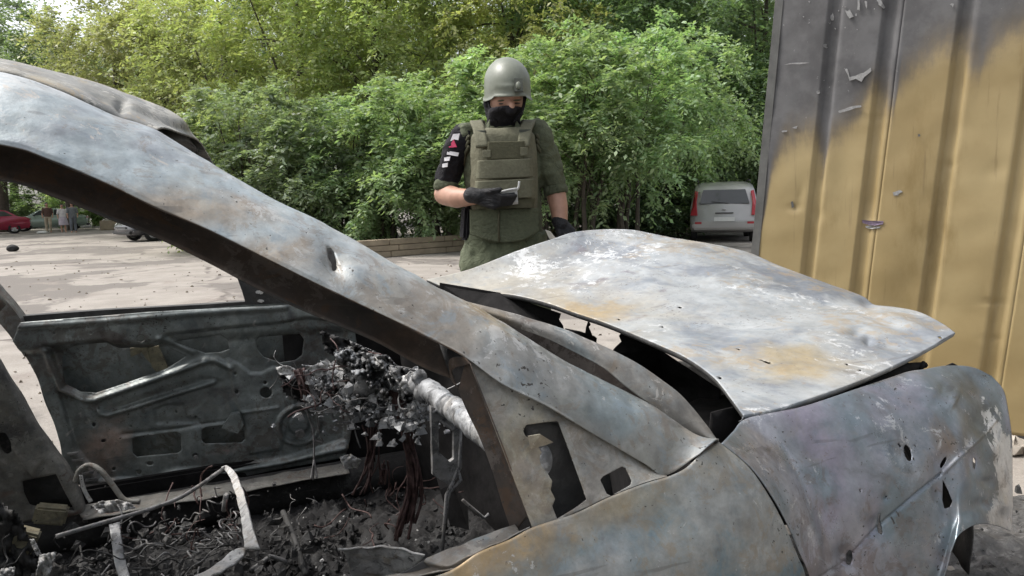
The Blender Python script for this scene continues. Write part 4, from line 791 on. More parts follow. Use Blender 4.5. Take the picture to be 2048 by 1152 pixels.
def tangle(n, c0, box, rad, seed, ln=0.16, seg=4):
    rg = random.Random(seed); out = []
    for i in range(n):
        p = np.array(c0)+np.array([rg.uniform(-b, b) for b in box]); d = np.array([rg.gauss(0, 1), rg.gauss(0, 1), rg.gauss(-.3, .7)]); d /= np.linalg.norm(d); pts = [p]
        for k in range(5):
            d = d+np.array([rg.gauss(0, .55), rg.gauss(0, .55), rg.gauss(-.08, .55)]); d /= np.linalg.norm(d); p = p+d*ln/5*rg.uniform(.6, 1.4); pts.append(p)
        out.append((catmull(pts, 14), rad*rg.uniform(.5, 1.3)))
    return tubes_mesh(out, seg)
def tg(mat, *a, **k):
    o = part('wire_tangle', tangle(*a, **k), mat); o['kind'] = 'stuff'
tg('wire', 22, at_y(700, 760, .25), (.12, .14, .05), .0022, 3); tg('rod', 19, at_y(660, 770, .32), (.12, .12, .06), .0020, 4); tg('rod', 15, at_y(780, 770, .05), (.08, .10, .05), .0022, 5)
tg('wire', 19, at_z(760, 1000, .28), (.16, .2, .05), .0025, 6); tg('dark', 26, at_z(380, 1070, .36), (.18, .22, .05), .0024, 7, .14); tg('rod', 22, at_z(330, 1110, .36), (.2, .16, .05), .0020, 8, .12); tg('wire', 15, at_z(400, 1030, .38), (.12, .12, .04), .0022, 9, .14); tg('dark', 15, at_z(150, 1120, .38), (.15, .15, .05), .0026, 10, .12); tg('rod', 15, at_z(640, 1010, .25), (.2, .2, .03), .0018, 12, .12)
o = part('dash_debris', rubble(900, lambda g: (lambda t: (at_y(640+200*t, 770, .35-.4*t)[0]+g.gauss(0, .05), .35-.4*t+g.gauss(0, .05)))(g.random()), lambda g: 0.004+0.020*g.random()**3, lambda x, y: 0.74+0.05*mnoise.noise(Vector((x, y, 0))*9)+random.uniform(-.06, .05), 61), 'alu'); o['kind'] = 'stuff'
o = part('seat_debris', rubble(900, lambda g: (-1.25+g.gauss(0, .22), .28+g.gauss(0, .2)), lambda g: 0.004+0.022*g.random()**3, lambda x, y: 0.31+0.06*mnoise.noise(Vector((x, y, 3))*7)+random.uniform(-.03, .03), 62), 'ash'); o['kind'] = 'stuff'
# driver's seat: bare frame, springs, rod
zs = lambda p, z: at_z(p[0], p[1], z)
seat = part('seat_frame', grid_mesh(rough_up(across([catmull([zs(p, .45) for p in [(446, 936), (458, 950), (471, 985), (480, 1020), (486, 1060), (490, 1098)]], 60), catmull([zs(p, .462) for p in [(454, 931), (468, 942), (484, 975), (496, 1015), (507, 1060), (520, 1098)]], 60)], 16), 0.004, 40)), 'ash_white', None, 0.008, 'ash-whitened bar of the driver seat frame')
part('frame_bar', grid_mesh(rough_up(across([catmull([zs(p, .44) for p in [(492, 1098), (470, 1104), (440, 1125), (400, 1150), (360, 1165)]], 40), catmull([zs(p, .44) for p in [(488, 1112), (466, 1130), (446, 1142), (414, 1160), (380, 1180)]], 40)], 12), 0.008, 30)), 'ash_white', seat, 0.006)
part('frame_rod', tube_mesh([zs(p, .455) for p in [(112, 1073), (200, 1047), (300, 1018), (354, 998), (398, 972), (432, 948), (452, 934)]], 0.006, 8, 50), 'rod', seat)
part('frame_leg', tube_mesh([zs((452, 990), .40), zs((448, 1020), .33)], 0.008, 8), 'ash_white', seat)
for k, (px, py, a, ln) in enumerate([(432, 985, 60, 26), (420, 1010, 50, 30), (300, 1085, 160, 40), (455, 1040, 70, 34), (470, 1062, 75, 30), (380, 1035, 40, 30), (410, 1070, 80, 30), (350, 1060, 30, 40), (330, 1110, 20, 40), (280, 1050, 30, 36), (440, 1075, 100, 26), (390, 1100, 60, 30)]):
    c, s = math.cos(R(a)), math.sin(R(a)); pts = []
    for t in np.linspace(-1, 1, 12):
        u = t*ln*.8+4*math.sin(5*t+k); v = (10+5*math.sin(k*2.3))*math.sin(t*(1.0+.35*(k % 3))*math.pi+k); pts.append(zs((px+(u*c-v*s), py-(u*s+v*c)*.6), .40+.03*math.sin(k+t*2)))
    part('seat_spring', tube_mesh(pts, 0.0022, 5, 40), 'rod' if k % 3 else 'wire_grey', seat)
part('seat_bracket', grid_mesh(rough_up(across([catmull([zs((218, 1050), .43), zs((224, 1090), .40), zs((230, 1130), .36), zs((240, 1160), .33)], 20), catmull([zs((240, 1045), .43), zs((244, 1085), .40), zs((252, 1125), .36), zs((262, 1160), .33)], 20)], 8), 0.004, 30)), 'alu', seat, 0.006)
part('floor_rod', tube_mesh([at_z(566, 1024, .30), at_z(590, 1080, .28), at_z(612, 1150, .28)], 0.009, 8), 'dark')
part('floor_rod', tube_mesh([at_z(500, 1142, .30), at_z(540, 1112, .30), at_z(560, 1118, .29), at_z(575, 1125, .28)], 0.006, 8), 'rod')
box_p = [at_z(p[0], p[1], .34) for p in [(678, 1092), (770, 1084), (850, 1106), (830, 1150), (700, 1165)]]
part('seat_runner', grid_mesh(rough_up(across([catmull([at_z(p[0], p[1], .42) for p in [(676, 1102), (720, 1094), (790, 1096), (848, 1112)]], 40), catmull([at_z(p[0], p[1], .40) for p in [(690, 1108), (730, 1104), (790, 1106), (840, 1122)]], 40), catmull([at_z(p[0], p[1], .30) for p in [(705, 1160), (740, 1160), (790, 1160), (800, 1160)]], 40)], 20), 0.008, 30)), 'ash_white', None, 0.005, 'crumpled pale metal box by the near door')
part('rubber_boot', fuse([limb([at_z(620, 960, .28), at_z(650, 958, .30)], [0.03, 0.026])], 0.008, 2, lambda co: vnoise(co, 40)*0.012), 'char')
# lower left: belt reel, bracket, pale straps
part('belt_reel', box_mesh(at_y(102, 1028, .70), (0.085, 0.05, 0.05), Matrix.Rotation(0.3, 3, 'Y'), 0.006), 'olive')
part('belt_loop', tube_mesh(ys([(150, 965, .72), (160, 940, .72), (178, 930, .72), (200, 940, .70), (225, 970, .68), (250, 1000, .66), (280, 1004, .65)]), 0.008, 8, 40), 'bpillar')
part('belt_strap', grid_mesh(across([catmull(ys([(158, 950, .71), (164, 980, .71), (178, 1006, .70)]), 20), catmull(ys([(165, 950, .71), (173, 980, .71), (186, 1002, .70)]), 20)], 6)), 'ash_white', None, 0.003)
ps('ash_scrap', [(186, 1012), (200, 1003), (235, 1000), (262, 1006), (270, 1016), (240, 1022), (200, 1028)], .60, .04, 21, 'ash_white')
ps('ash_scrap', [(80, 1110), (112, 1104), (98, 1152), (72, 1152)], .25, .03, 22, 'ash_white')
ps('ash_scrap', [(2, 1138), (30, 1134), (26, 1160), (0, 1160)], .25, .03, 23, 'ash_white')
ps('ash_scrap', [(60, 1080), (68, 1078), (82, 1108), (74, 1112)], .35, .02, 24, 'ash_white')
part('seat_hinge', box_mesh(at_y(48, 1080, .45), (0.06, 0.05, 0.06), Matrix.Rotation(0.5, 3, 'Y'), 0.006), 'olive')
ps('charred_cloth', [(-20, 985), (40, 1035), (60, 1080), (80, 1152), (-20, 1160)], .42, .05, 25, 'dark')
# charred heap on the ground by the wheel arch and pale rubble by the kiosk
hx, hy = np.meshgrid(np.linspace(-0.3, 2.6, 120), np.linspace(-1.9, 0.3, 90)); HP = np.stack([hx, hy, 0*hx], -1)
hz = (0.05+vnoise(HP, 4).reshape(hx.shape)*0.06+vnoise(HP, 13).reshape(hx.shape)*0.035+np.abs(vnoise(HP, 34).reshape(hx.shape))*0.03)*np.clip(1.5-(((hx-1.15)/1.25)**2+((hy+0.75)/0.95)**2)*1.3, -0.4, 1)-0.01
o = link('ash_heap', grid_mesh(np.stack([hx, hy, hz], -1)), M['ash']); tag(o, 'dark ash and burnt scraps heaped on the ground by the front wheel arch', None, None, 'stuff')
o = link('ash_fragments', rubble(900, lambda g: (1.15+g.gauss(0, .5), -0.75+g.gauss(0, .38)), lambda g: 0.006+0.03*g.random()**3, lambda x, y: 0.05, 31), M['ash']); tag(o, 'loose charred fragments scattered over the ash by the wheel arch', None, None, 'stuff')
M['rubble'] = plain('pale rubble', (0.40, 0.36, 0.31), 0.9, 0, 0.3, 12, 0.4)
for i, (x, y, s) in enumerate([(2.55, 0.12, .16), (2.42, 0.02, .13), (2.62, -0.12, .15), (2.45, -0.2, .11), (2.5, 0.3, .1)]):
    rg = random.Random(40+i); v, f = ellipsoid((x, y, s*.32), ((s, 0, 0), (0, s*.7, 0), (0, 0, s*.4)), 10, 6); me = mesh_from(v, f, False)
    for q in me.vertices: q.co += Vector((rg.uniform(-1, 1), rg.uniform(-1, 1), rg.uniform(-1, 1)))*s*.16
    tag(link('stone_chunk', me, M['rubble']), 'pale broken stone chunk at the foot of the yellow metal kiosk, '+('largest', 'flatter', 'nearest ash', 'small', 'smallest')[i], 'stone', 'stone chunks at the foot of the kiosk')
M['litter'] = plain('grit and dry leaves', (0.17, 0.14, 0.105), 0.9, 0, 0.5, 3)
o = link('ground_litter', rubble(2600, lambda g: (lambda d, a: (CAM[0]+d*math.sin(a), CAM[1]+d*math.cos(a)))(3+32*g.random()**1.6, g.uniform(-0.35, 1.1)), lambda g: 0.006+0.035*g.random()**3, 0.006, 77), M['litter']); tag(o, 'grit, chips and dry leaves strewn over the asphalt yard', None, None, 'stuff')

# ================================================================== YELLOW METAL KIOSK
WA = np.array([2.07, 1.57, 0.0]); WD = np.array([2.72-2.07, 0.38-1.57, 0.0]); WD /= np.linalg.norm(WD); WN = np.array([WD[1], -WD[0], 0.0])      # WN faces the yard
if np.dot(WN, CAM-WA) < 0: WN = -WN
def wsz(px, py): q = at_plane(px, py, WA, WN)-WA; return np.array([q@WD, q[2]])
# the wall has been pushed over along its own length: s of an upright line grows with height
p_lo, p_hi = wsz(1515, 500), wsz(1563, 0); SH = (p_hi[0]-p_lo[0])/(p_hi[1]-p_lo[1]); S0 = p_lo[0]-SH*p_lo[1]
def rib_s(px, py): q = wsz(px, py); return q[0]-SH*q[1]-S0
RIBS = [rib_s(1640, 312), rib_s(1747, 312), rib_s(1895, 312), rib_s(2045, 312)]; st_ = RIBS[3]-RIBS[2]; RIBS += [RIBS[3]+st_*k for k in range(1, 7)]
WLEN, WH_ = RIBS[-1]+0.12, 2.75
def kiosk_material():
    k = NT('yellow painted sheet with soot')
    at = k.n.new('ShaderNodeAttribute'); at.attribute_name = 'soot'
    base = k.mix(k.maprange(k.noise(1.6, 5, 0.6), 0.3, 0.7), (0.30, 0.222, 0.102), (0.38, 0.295, 0.15))
    base = k.mix(k.maprange(k.noise(3.5, 6, 0.65, (3, 1, 2), (1, 1, 0.35)), 0.55, 0.75), base, (0.25, 0.18, 0.075))
    base = k.mix(k.maprange(k.noise(30, 5, 0.7, (1, 6, 2), (1, 1, 0.2)), 0.62, 0.8), base, (0.26, 0.19, 0.09))
    w = k.noise(6, 7, 0.65, (4, 4, 1)); f2 = k.noise(22, 9, 0.75, (9, 2, 1), (1, 1, 0.25))
    f = k.math('ADD', at.outputs['Fac'], k.math('ADD', k.math('MULTIPLY', k.math('SUBTRACT', w, 0.5), 0.45), k.math('MULTIPLY', k.math('SUBTRACT', f2, 0.5), 0.35))); f = k.maprange(f, -0.05, 1.05)
    so = k.mix(k.maprange(k.noise(5, 6, 0.65), 0.35, 0.65), (0.085, 0.083, 0.085), (0.13, 0.128, 0.13))
    so = k.mix(k.maprange(k.noise(48, 4, 0.6, (8, 1, 1)), 0.7, 0.74), so, (0.36, 0.36, 0.36))
    dr = k.noise(40, 4, 0.6, (3, 8, 1), (1, 1, 0.05)); base = k.mix(k.maprange(dr, 0.60, 0.72, 0, 0.35), base, (0.17, 0.12, 0.06)); rs = k.noise(26, 8, 0.75, (5, 9, 9)); base = k.mix(k.maprange(rs, 0.70, 0.73, 0, 0.8), base, (0.10, 0.06, 0.035))
    base = k.mix(k.maprange(f, 0.0, 0.6), base, (0.15, 0.118, 0.075)); col = k.mix(k.maprange(f, 0.15, 1.0), base, so)
    return k.fin(col, k.maprange(f, 0, 1, 0.42, 0.75), 0.05, k.bump(k.noise(12, 4, 0.6), 0.12, 0.01), 0.5)
M['kiosk'] = kiosk_material()
kiosk = thing('metal_kiosk', 'yellow corrugated metal kiosk leaning over, its upper part blackened by soot', 'kiosk', tuple(WA))
# lower edge of the soot, traced along the sheet
SO = [(1520, 470), (1545, 330), (1570, 275), (1600, 258), (1630, 245), (1648, 330), (1662, 262), (1690, 245), (1720, 215), (1745, 160), (1775, 190), (1788, 215), (1800, 150), (1840, 110), (1890, 78), (1930, 70), (1960, 140), (1978, 90), (2010, 62), (2060, 30), (2300, -120)]
so_s = [wsz(*p) for p in SO]; so_x = np.array([q[0]-SH*q[1]-S0 for q in so_s]); so_z = np.array([q[1] for q in so_s]); od = np.argsort(so_x)
def rib_h(s):
    h = np.zeros_like(s)
    for r in RIBS: h = np.minimum(h, -0.026*(1-sstep(np.abs(s-r), 0.026, 0.038)))
    return h
def wpt(s, z, h): return WA+(S0+s+SH*z)[..., None]*WD+np.stack([0*z, 0*z, z], -1)+h[..., None]*WN
cuts = [0.0, RIBS[1]+0.06, RIBS[3]+0.06, RIBS[6]+0.06, WLEN]
DENT = [(1590, 415, .04, .02, .008), (1600, 395, .02, .06, .006), (1748, 238, .06, .008, .005), (1880, 440, .12, .3, .012), (1770, 560, .1, .25, -.010), (1985, 605, .05, .012, .008), (1985, 678, .05, .010, .008), (1740, 446, .04, .012, -.008), (1890, 222, .04, .006, -.005), (1900, 330, .03, .02, .006), (1640, 430, .03, .04, .006), (1690, 330, .08, .2, .008), (1990, 340, .05, .05, .005)]
for a, b in zip(cuts[:-1], cuts[1:]):
    s = np.arange(a, b+0.006, 0.012); s[-1] = b; z = np.linspace(0.02, WH_, 150); Sg, Zg = np.meshgrid(s, z)
    h = rib_h(Sg)+(vnoise(np.stack([Sg, Zg, 0*Sg], -1), 2.2, 3).reshape(Sg.shape)*0.012+vnoise(np.stack([Sg, Zg, 0*Sg], -1), 7, 9).reshape(Sg.shape)*0.004)
    for (px, py, rs, rz, dp) in DENT:
        q = wsz(px, py); h = h-dp*np.exp(-((Sg-(q[0]-SH*q[1]-S0))/rs)**2-((Zg-q[1])/rz)**2)
    if a > 0: h = h+0.003
    G = wpt(Sg, Zg, h); me = grid_mesh(G)
    att = me.attributes.new('soot', 'FLOAT', 'POINT'); zb = np.interp(Sg, so_x[od], so_z[od]); att.data.foreach_set('value', (0.5+(Zg-zb)*2.3).clip(-0.5, 1.5).ravel())
    o = link('wall_sheet', me, M['kiosk'], kiosk); solidify(o, 0.0015)
M['kiosk_dark'] = plain('sooted frame', (0.10, 0.10, 0.095), 0.7, 0.1, 0.3, 10, 0.1)
def wbar(s0, s1, z0, z1, h0, h1):
    c = [wpt(np.array([s]), np.array([z]), np.array([h]))[0] for z in (z0, z1) for s, h in ((s0, h0), (s1, h0), (s1, h1), (s0, h1))]
    return mesh_from(c, [(0, 1, 2, 3), (7, 6, 5, 4), (0, 4, 5, 1), (1, 5, 6, 2), (2, 6, 7, 3), (3, 7, 4, 0)], False)
link('corner_post', wbar(-0.035, 0.012, 0.0, WH_+0.03, 0.006, -0.06), M['kiosk_dark'], kiosk)
link('top_rail', wbar(-0.035, WLEN, WH_+0.002, WH_+0.06, 0.04, -0.08), M['kiosk_dark'], kiosk)
sd = np.linspace(-0.062, -1.6, 60); zz = np.linspace(0.02, WH_, 12); Dg, Zg = np.meshgrid(sd, zz); ph = (Dg*3.2 % 1.0)
off = np.where((ph > 0.2) & (ph < 0.5), 0.03, 0.0)
G = WA+(S0-0.02+off+SH*Zg)[..., None]*WD+np.stack([0*Zg, 0*Zg, Zg], -1)+Dg[..., None]*WN; me = grid_mesh(G, flat=True); at_ = me.attributes.new('soot', 'FLOAT', 'POINT'); at_.data.foreach_set('value', (Zg-1.3).clip(0, 1).ravel())
solidify(link('side_sheet', me, M['kiosk'], kiosk), 0.0015)
link('kiosk_roof', wbar(-0.05, WLEN+0.02, WH_+0.062, WH_+0.09, 0.08, -1.65), M['kiosk_dark'], kiosk)
# flaked paint and scratches on the sheet
M['chip'] = plain('bare primer chips', (0.27, 0.268, 0.265), 0.7, 0, 0.3, 60)
rg = random.Random(3); M['bruise'] = plain('purple scorch mark', (0.16, 0.12, 0.17), 0.7, 0, 0.3, 40)
def chip(polypx, mat='chip', h=0.012):
    P = []; q_ = []
    for a_, b_ in zip(polypx, polypx[1:]+polypx[:1]): q_ += [a_, ((a_[0]+b_[0])/2+rg.uniform(-1.5, 1.5), (a_[1]+b_[1])/2+rg.uniform(-1.5, 1.5))]
    polypx = q_
    for p in polypx:
        q = wsz(*p); s = q[0]-SH*q[1]-S0; hh = float(rib_h(np.array([s]))[0])+h; P.append(wpt(np.array([s]), np.array([q[1]]), np.array([hh]))[0])
    n = len(P); me = mesh_from(P+[p-WN*0.003 for p in P], [tuple(range(n)), tuple(reversed(range(n, 2*n)))]+[(i, n+i, n+(i+1) % n, (i+1) % n) for i in range(n)], False)
    return link('paint_chip', me, M[mat], kiosk)
CH = [[(1691, 140), (1695, 138), (1700, 155), (1712, 152), (1728, 146), (1742, 136), (1744, 142), (1730, 154), (1724, 164), (1712, 158), (1700, 162)], [(1678, 222), (1700, 214), (1722, 211), (1722, 215), (1700, 221), (1680, 226)],
      [(1716, 0), (1720, 0), (1720, 22), (1715, 20)], [(1730, 4), (1735, 4), (1734, 18)], [(1754, 2), (1762, 0), (1770, 14), (1768, 18), (1758, 10)], [(1692, 24), (1700, 20), (1708, 34), (1700, 38)], [(1570, 130), (1590, 126), (1620, 126), (1600, 129)], [(1786, 385), (1800, 380), (1806, 384), (1796, 391), (1788, 392)],
      [(1565, 262), (1575, 261), (1574, 264), (1566, 265)], [(1585, 256), (1596, 252), (1594, 258)], [(1648, 90), (1653, 88), (1654, 94), (1649, 95)], [(1634, 183), (1640, 182), (1640, 187), (1635, 188)], [(1900, 10), (1908, 8), (1906, 16)], [(1660, 30), (1664, 24), (1667, 38), (1662, 40)]]
rg = random.Random(3)
for i in range(14): 
    a, b = rg.uniform(1565, 1740), rg.uniform(2, 60); CH.append([(a, b), (a+rg.uniform(1, 4), b+rg.uniform(-2, 1)), (a+rg.uniform(1, 3), b+rg.uniform(1, 4))])
for c in CH: chip(c)
chip([(1722, 440), (1768, 442), (1766, 449), (1740, 452), (1724, 446)], 'bruise', 0.016)
chip([(1730, 452), (1762, 453), (1760, 456), (1734, 457)], 'chip', 0.015)
chip([(1836, 268), (1840, 268), (1840, 274), (1836, 274)], 'kiosk_dark'); chip([(1582, 404), (1586, 403), (1588, 414), (1584, 418)], 'kiosk_dark', 0.004)

# ================================================================== THE MAN IN HELMET AND VEST
PB = np.array([0.31, 1.38, 0.0]); PR = np.array([0.905, -0.426, 0.0]); PF = np.array([-0.426, -0.905, 0.0]); PZ = np.array([0, 0, 1.0])
def pp(px, py, f=0.0): 
    z = 1.93*(1-(py-111)/807.0); a = (px-(1005+17*(py-111)/807.0))/420.0; k = 1-f*0.29; return PB+PR*a*k+PZ*(1.26+(z-1.26)*k)+PF*f
def ring(px, py, wx, dy, f=0.0, tilt=0.0): return (pp(px, py, f), PR*wx+PZ*tilt, PF*dy)
M['skin'] = plain('skin', (0.42, 0.235, 0.165), 0.5, 0, 0.12, 30, 0.05)
def cloth(name, col, rough=0.85, weave=180, wr=0.5):
    k = NT(name); f = k.maprange(k.noise(6, 5, 0.6), 0.3, 0.7, 0.8, 1.2, False); g = k.maprange(k.noise(90, 3, 0.6), 0.3, 0.7, 0.85, 1.15, False)
    v = k.n.new('ShaderNodeVectorMath'); v.operation = 'SCALE'; v.inputs[0].default_value = col; k.l.new(k.math('MULTIPLY', f, g), v.inputs['Scale'])
    b = k.bump(k.noise(14, 5, 0.6, (0, 0, 0), (1, 1, 1.6), 1.5), wr, 0.03); b = k.bump(k.noise(weave, 3, 0.6), 0.3, 0.003, b)
    return k.fin(v.outputs[0], rough, 0, b, 0.3)
M['shirt'] = cloth('olive shirt', (0.098, 0.108, 0.068)); M['trousers'] = cloth('olive trousers', (0.110, 0.125, 0.078)); M['vest'] = cloth('ranger green vest', (0.142, 0.138, 0.094), 0.8, 160, 0.2)
M['vest_dark'] = cloth('darker webbing', (0.086, 0.083, 0.052), 0.85, 160, 0.2); M['black_cloth'] = cloth('black cloth', (0.012, 0.011, 0.014)); M['glove'] = cloth('black glove', (0.018, 0.018, 0.020), 0.6)
M['helmet'] = plain('olive helmet paint', (0.175, 0.188, 0.15), 0.42, 0, 0.1, 40, 0.12); M['helmet_dark'] = plain('dark helmet fittings', (0.045, 0.05, 0.038), 0.6, 0, 0.1, 40)
M['white_patch'] = plain('white patch', (0.62, 0.60, 0.62), 0.8, 0, 0.15, 60); M['red_patch'] = plain('crimson patch', (0.42, 0.03, 0.09), 0.8, 0, 0.15, 60)
M['device'] = plain('white plastic device', (0.55, 0.55, 0.54), 0.4, 0, 0.08, 30); M['screen'] = plain('dark screen', (0.05, 0.055, 0.06), 0.15, 0, 0.1, 10); M['paper'] = plain('paper', (0.72, 0.68, 0.60), 0.8, 0, 0.08, 30)
man = thing('person', 'person in olive helmet, armour vest and black balaclava looking down at a small device', 'person', tuple(PB))
def mp(name, me, mat, parent=None, label=None):
    o = link(name, me, M[mat], parent or man)
    if label: o['label'] = label
    return o
# body: one continuous surface from head to feet
HC = pp(1010, 178, 0.05)
body = [ellipsoid(pp(1012, 186, 0.06), (PR*0.078, PF*0.10-PZ*0.02, PZ*0.122+PF*0.02), 24, 16), limb([pp(1008, 222, 0.01), pp(1005, 256, -0.02)], [0.058, 0.066]),
        rings([ring(1006, 250, .10, .08), ring(1005, 268, .165, .09), ring(1005, 320, .16, .115), ring(1007, 380, .155, .11), ring(1009, 440, .165, .11), ring(1010, 490, .17, .115), ring(1010, 530, .14, .10)], 28),
        limb([pp(934, 270), pp(908, 320, -.01), pp(890, 374, .0)], [.050, .048, .046]), limb([pp(890, 374, .0), pp(915, 382, .10), pp(950, 381, .19)], [.052, .047, .034]),
        limb([pp(1072, 270), pp(1096, 320), pp(1110, 375, .0)], [.050, .046, .044]), limb([pp(1110, 375), pp(1116, 405, .03), pp(1120, 436, .06)], [.048, .044, .034]),
        limb([pp(968, 500), pp(968, 620, .01), pp(972, 700, .01), pp(974, 800, -.02), pp(976, 884, -.03)], [.095, .080, .064, .056, .046]), limb([pp(1050, 500), pp(1054, 620, .01), pp(1056, 700, .01), pp(1058, 800, -.02), pp(1058, 884, -.03)], [.095, .080, .064, .056, .046]),
        limb([pp(976, 898, -.04), pp(972, 905, .10), pp(970, 908, .17)], [.045, .042, .035]), limb([pp(1060, 898, -.04), pp(1062, 905, .10), pp(1064, 908, .17)], [.045, .042, .035]),
        ellipsoid(pp(1023, 208, .158), (PR*.015, PF*.022, PZ*.026), 10, 8), ellipsoid(pp(1016, 187, .135), (PR*.055, PF*.024, PZ*.010), 12, 8)]
bd = mp('body', fuse(body, 0.009, 3), 'skin')
M['eye'] = plain('eye', (0.06, 0.04, 0.035), 0.3, 0, 0.1, 20)
for px in (1003, 1034): mp('eye', mesh_from(*ellipsoid(pp(px, 202, .142 if px < 1010 else .140), (PR*.014, PF*.010, PZ*.0035), 12, 8)), 'eye', bd)
for px in (1003, 1034): mp('eyebrow', mesh_from(*ellipsoid(pp(px, 196, .150), (PR*.019+PZ*.002, PF*.008, PZ*.004), 12, 6)), 'vest_dark', bd)
# balaclava: lower face, neck and sides of the head
bal = [rings([(pp(1005, 256, 0.0), PR*.085, PF*.085), (pp(1005, 246, .005), PR*.082, PF*.085), (pp(1007, 230, .03), PR*.076, PF*.092), (pp(1010, 219, .06), PR*.078, PF*.104), (pp(1013, 211, .066), PR*.082, PF*.104)], 28),
       ellipsoid(pp(1021, 215, .15), (PR*.026, PF*.028, PZ*.022), 12, 8), limb([pp(979, 178, .03), pp(978, 200, .03), pp(984, 222, .03)], [.020, .026, .03]), limb([pp(1046, 186, .03), pp(1044, 205, .03), pp(1036, 222, .03)], [.012, .014, .02])]
mp('balaclava', fuse(bal, 0.006, 3, lambda co: vnoise(co, 26)*0.003), 'black_cloth')
# helmet shell with flared rim
def helmet_mesh():
    V = []; F = []; sg = 48; prof = []
    for i in range(15):
        a = math.pi/2*(1-i/14.0); prof.append((math.cos(a), math.sin(a), 0))
    prof += [(1.0, -0.14, 0), (1.02, -0.22, 1), (1.07, -0.265, 1), (1.06, -0.285, 1), (0.98, -0.23, 1), (0.94, -0.1, 0), (0.9, 0.2, 0), (0.6, 0.7, 0)]
    cx = pp(1014, 166, 0.045); ux = PR*0.107; uf = PF*0.134-PZ*0.048+PR*.012; uz = PZ*0.114+PF*0.034
    for (r, h, rim) in prof:
        for k in range(sg):
            a = 2*math.pi*k/sg; c, s = math.cos(a), math.sin(a); drop = 0.0
            if h < 0.15: drop = (-0.30*abs(c)**3 if s < 0.75 else 0)+(0.10*max(0, s)**3)-(0.12*max(0, -s)**2)
            V.append(cx+ux*(c*r)+uf*(s*r*(1.03 if rim and s > 0.5 else 1))+uz*(h+drop))
    n = len(prof)
    for i in range(n-1):
        for k in range(sg): p, q = i*sg+k, i*sg+(k+1) % sg; F.append((p, q, q+sg, p+sg))
    return mesh_from(V, F)
hm = mp('helmet', helmet_mesh(), 'helmet', None, 'glossy olive combat helmet')
mt = [pp(1028, 154, .192), pp(1044, 155, .187), pp(1045, 179, .212), pp(1029, 179, .217)]; mt2 = [p-PF*0.03 for p in mt]
me = mesh_from(mt+mt2, [(0, 1, 2, 3), (7, 6, 5, 4), (0, 4, 5, 1), (1, 5, 6, 2), (2, 6, 7, 3), (3, 7, 4, 0)], False); mp('mount_plate', me, 'helmet_dark', hm)
me = mesh_from(*rings([(pp(1036, 168, .210), PR*.012, PZ*.017), (pp(1036, 168, .216), PR*.010, PZ*.015)], 12)); mp('mount_socket', me, 'helmet', hm)
mp('helmet_screw', mesh_from(*ellipsoid(pp(986, 165, .135), (PR*.006, PF*.005, PZ*.006), 10, 6)), 'helmet_dark', hm)
mp('chin_strap', tubes_mesh([([pp(975, 182, .07), pp(979, 205, .09), pp(992, 238, .10)], .006), ([pp(1052, 184, .08), pp(1044, 215, .12), pp(1028, 238, .12)], .006)], 6), 'black_cloth', hm)
# shirt: collar, trunk to the hem, rolled sleeves
wr = lambda a, s: (lambda co: vnoise(co*np.array([1, 1, 0.6]), s)*a+vnoise(co, s*2.3)*a*.5)
sh = [rings([ring(1006, 250, .10, .085), ring(1005, 262, .18, .10), ring(1005, 320, .178, .13), ring(1007, 380, .172, .125), ring(1009, 440, .178, .135), ring(1010, 470, .186, .142)], 32),
      limb([pp(1074, 262), pp(1092, 305, .0), pp(1103, 345, .0), pp(1109, 368, .0)], [.066, .060, .057, .055]), limb([pp(936, 262), pp(916, 290, .0)], [.066, .06])]
mp('shirt', fuse(sh, 0.008, 2, wr(0.015, 14)), 'shirt', None, 'olive field shirt with rolled sleeves')
mp('sleeve', fuse([limb([pp(926, 268, .005), pp(908, 305, .0), pp(898, 335, .0), pp(894, 352, .0)], [.066, .064, .061, .058])], 0.007, 2, wr(0.011, 17)), 'black_cloth', None, 'black right sleeve with white and red patches')
def cuff(c, ax, r, mat):
    c = np.asarray(c); ax = np.asarray(ax)/np.linalg.norm(ax); u, w = frame_of(ax); u, w = np.array(u), np.array(w); return mp('cuff', fuse([rings([(c-ax*.022, u*r*.93, w*r*.93), (c-ax*.018, u*r*1.03, w*r*1.03), (c, u*r*1.06, w*r*1.06), (c+ax*.018, u*r*1.03, w*r*1.03), (c+ax*.022, u*r*.93, w*r*.93)], 20)], .006, 1, wr(.006, 24)), mat)
cuff(pp(893, 360, .0), pp(891, 374, .01)-pp(896, 345, 0), .058, 'shirt'); cuff(pp(1109, 371, 0), pp(1113, 385, .01)-pp(1106, 355, 0), .056, 'shirt')
mp('collar', fuse([rings([(pp(1005, 256, -.01), PR*.10, PF*.10), (pp(1004, 246, -.01), PR*.094, PF*.098), (pp(1004, 238, -.02), PR*.088, PF*.09)], 26)], .008, 2, wr(.006, 20)), 'shirt')
for s_, (a, b, c) in ((1, ((1030, 232), (1042, 250), (1036, 268))), (-1, ((980, 232), (968, 250), (976, 262)))):
    me = mesh_from([pp(*a, .085), pp(*b, .105), pp(*c, .15), pp((a[0]+c[0])/2-s_*3, (a[1]+c[1])/2+4, .12)], [(0, 1, 2, 3)], False); solidify(mp('collar_flap', me, 'shirt'), .006)
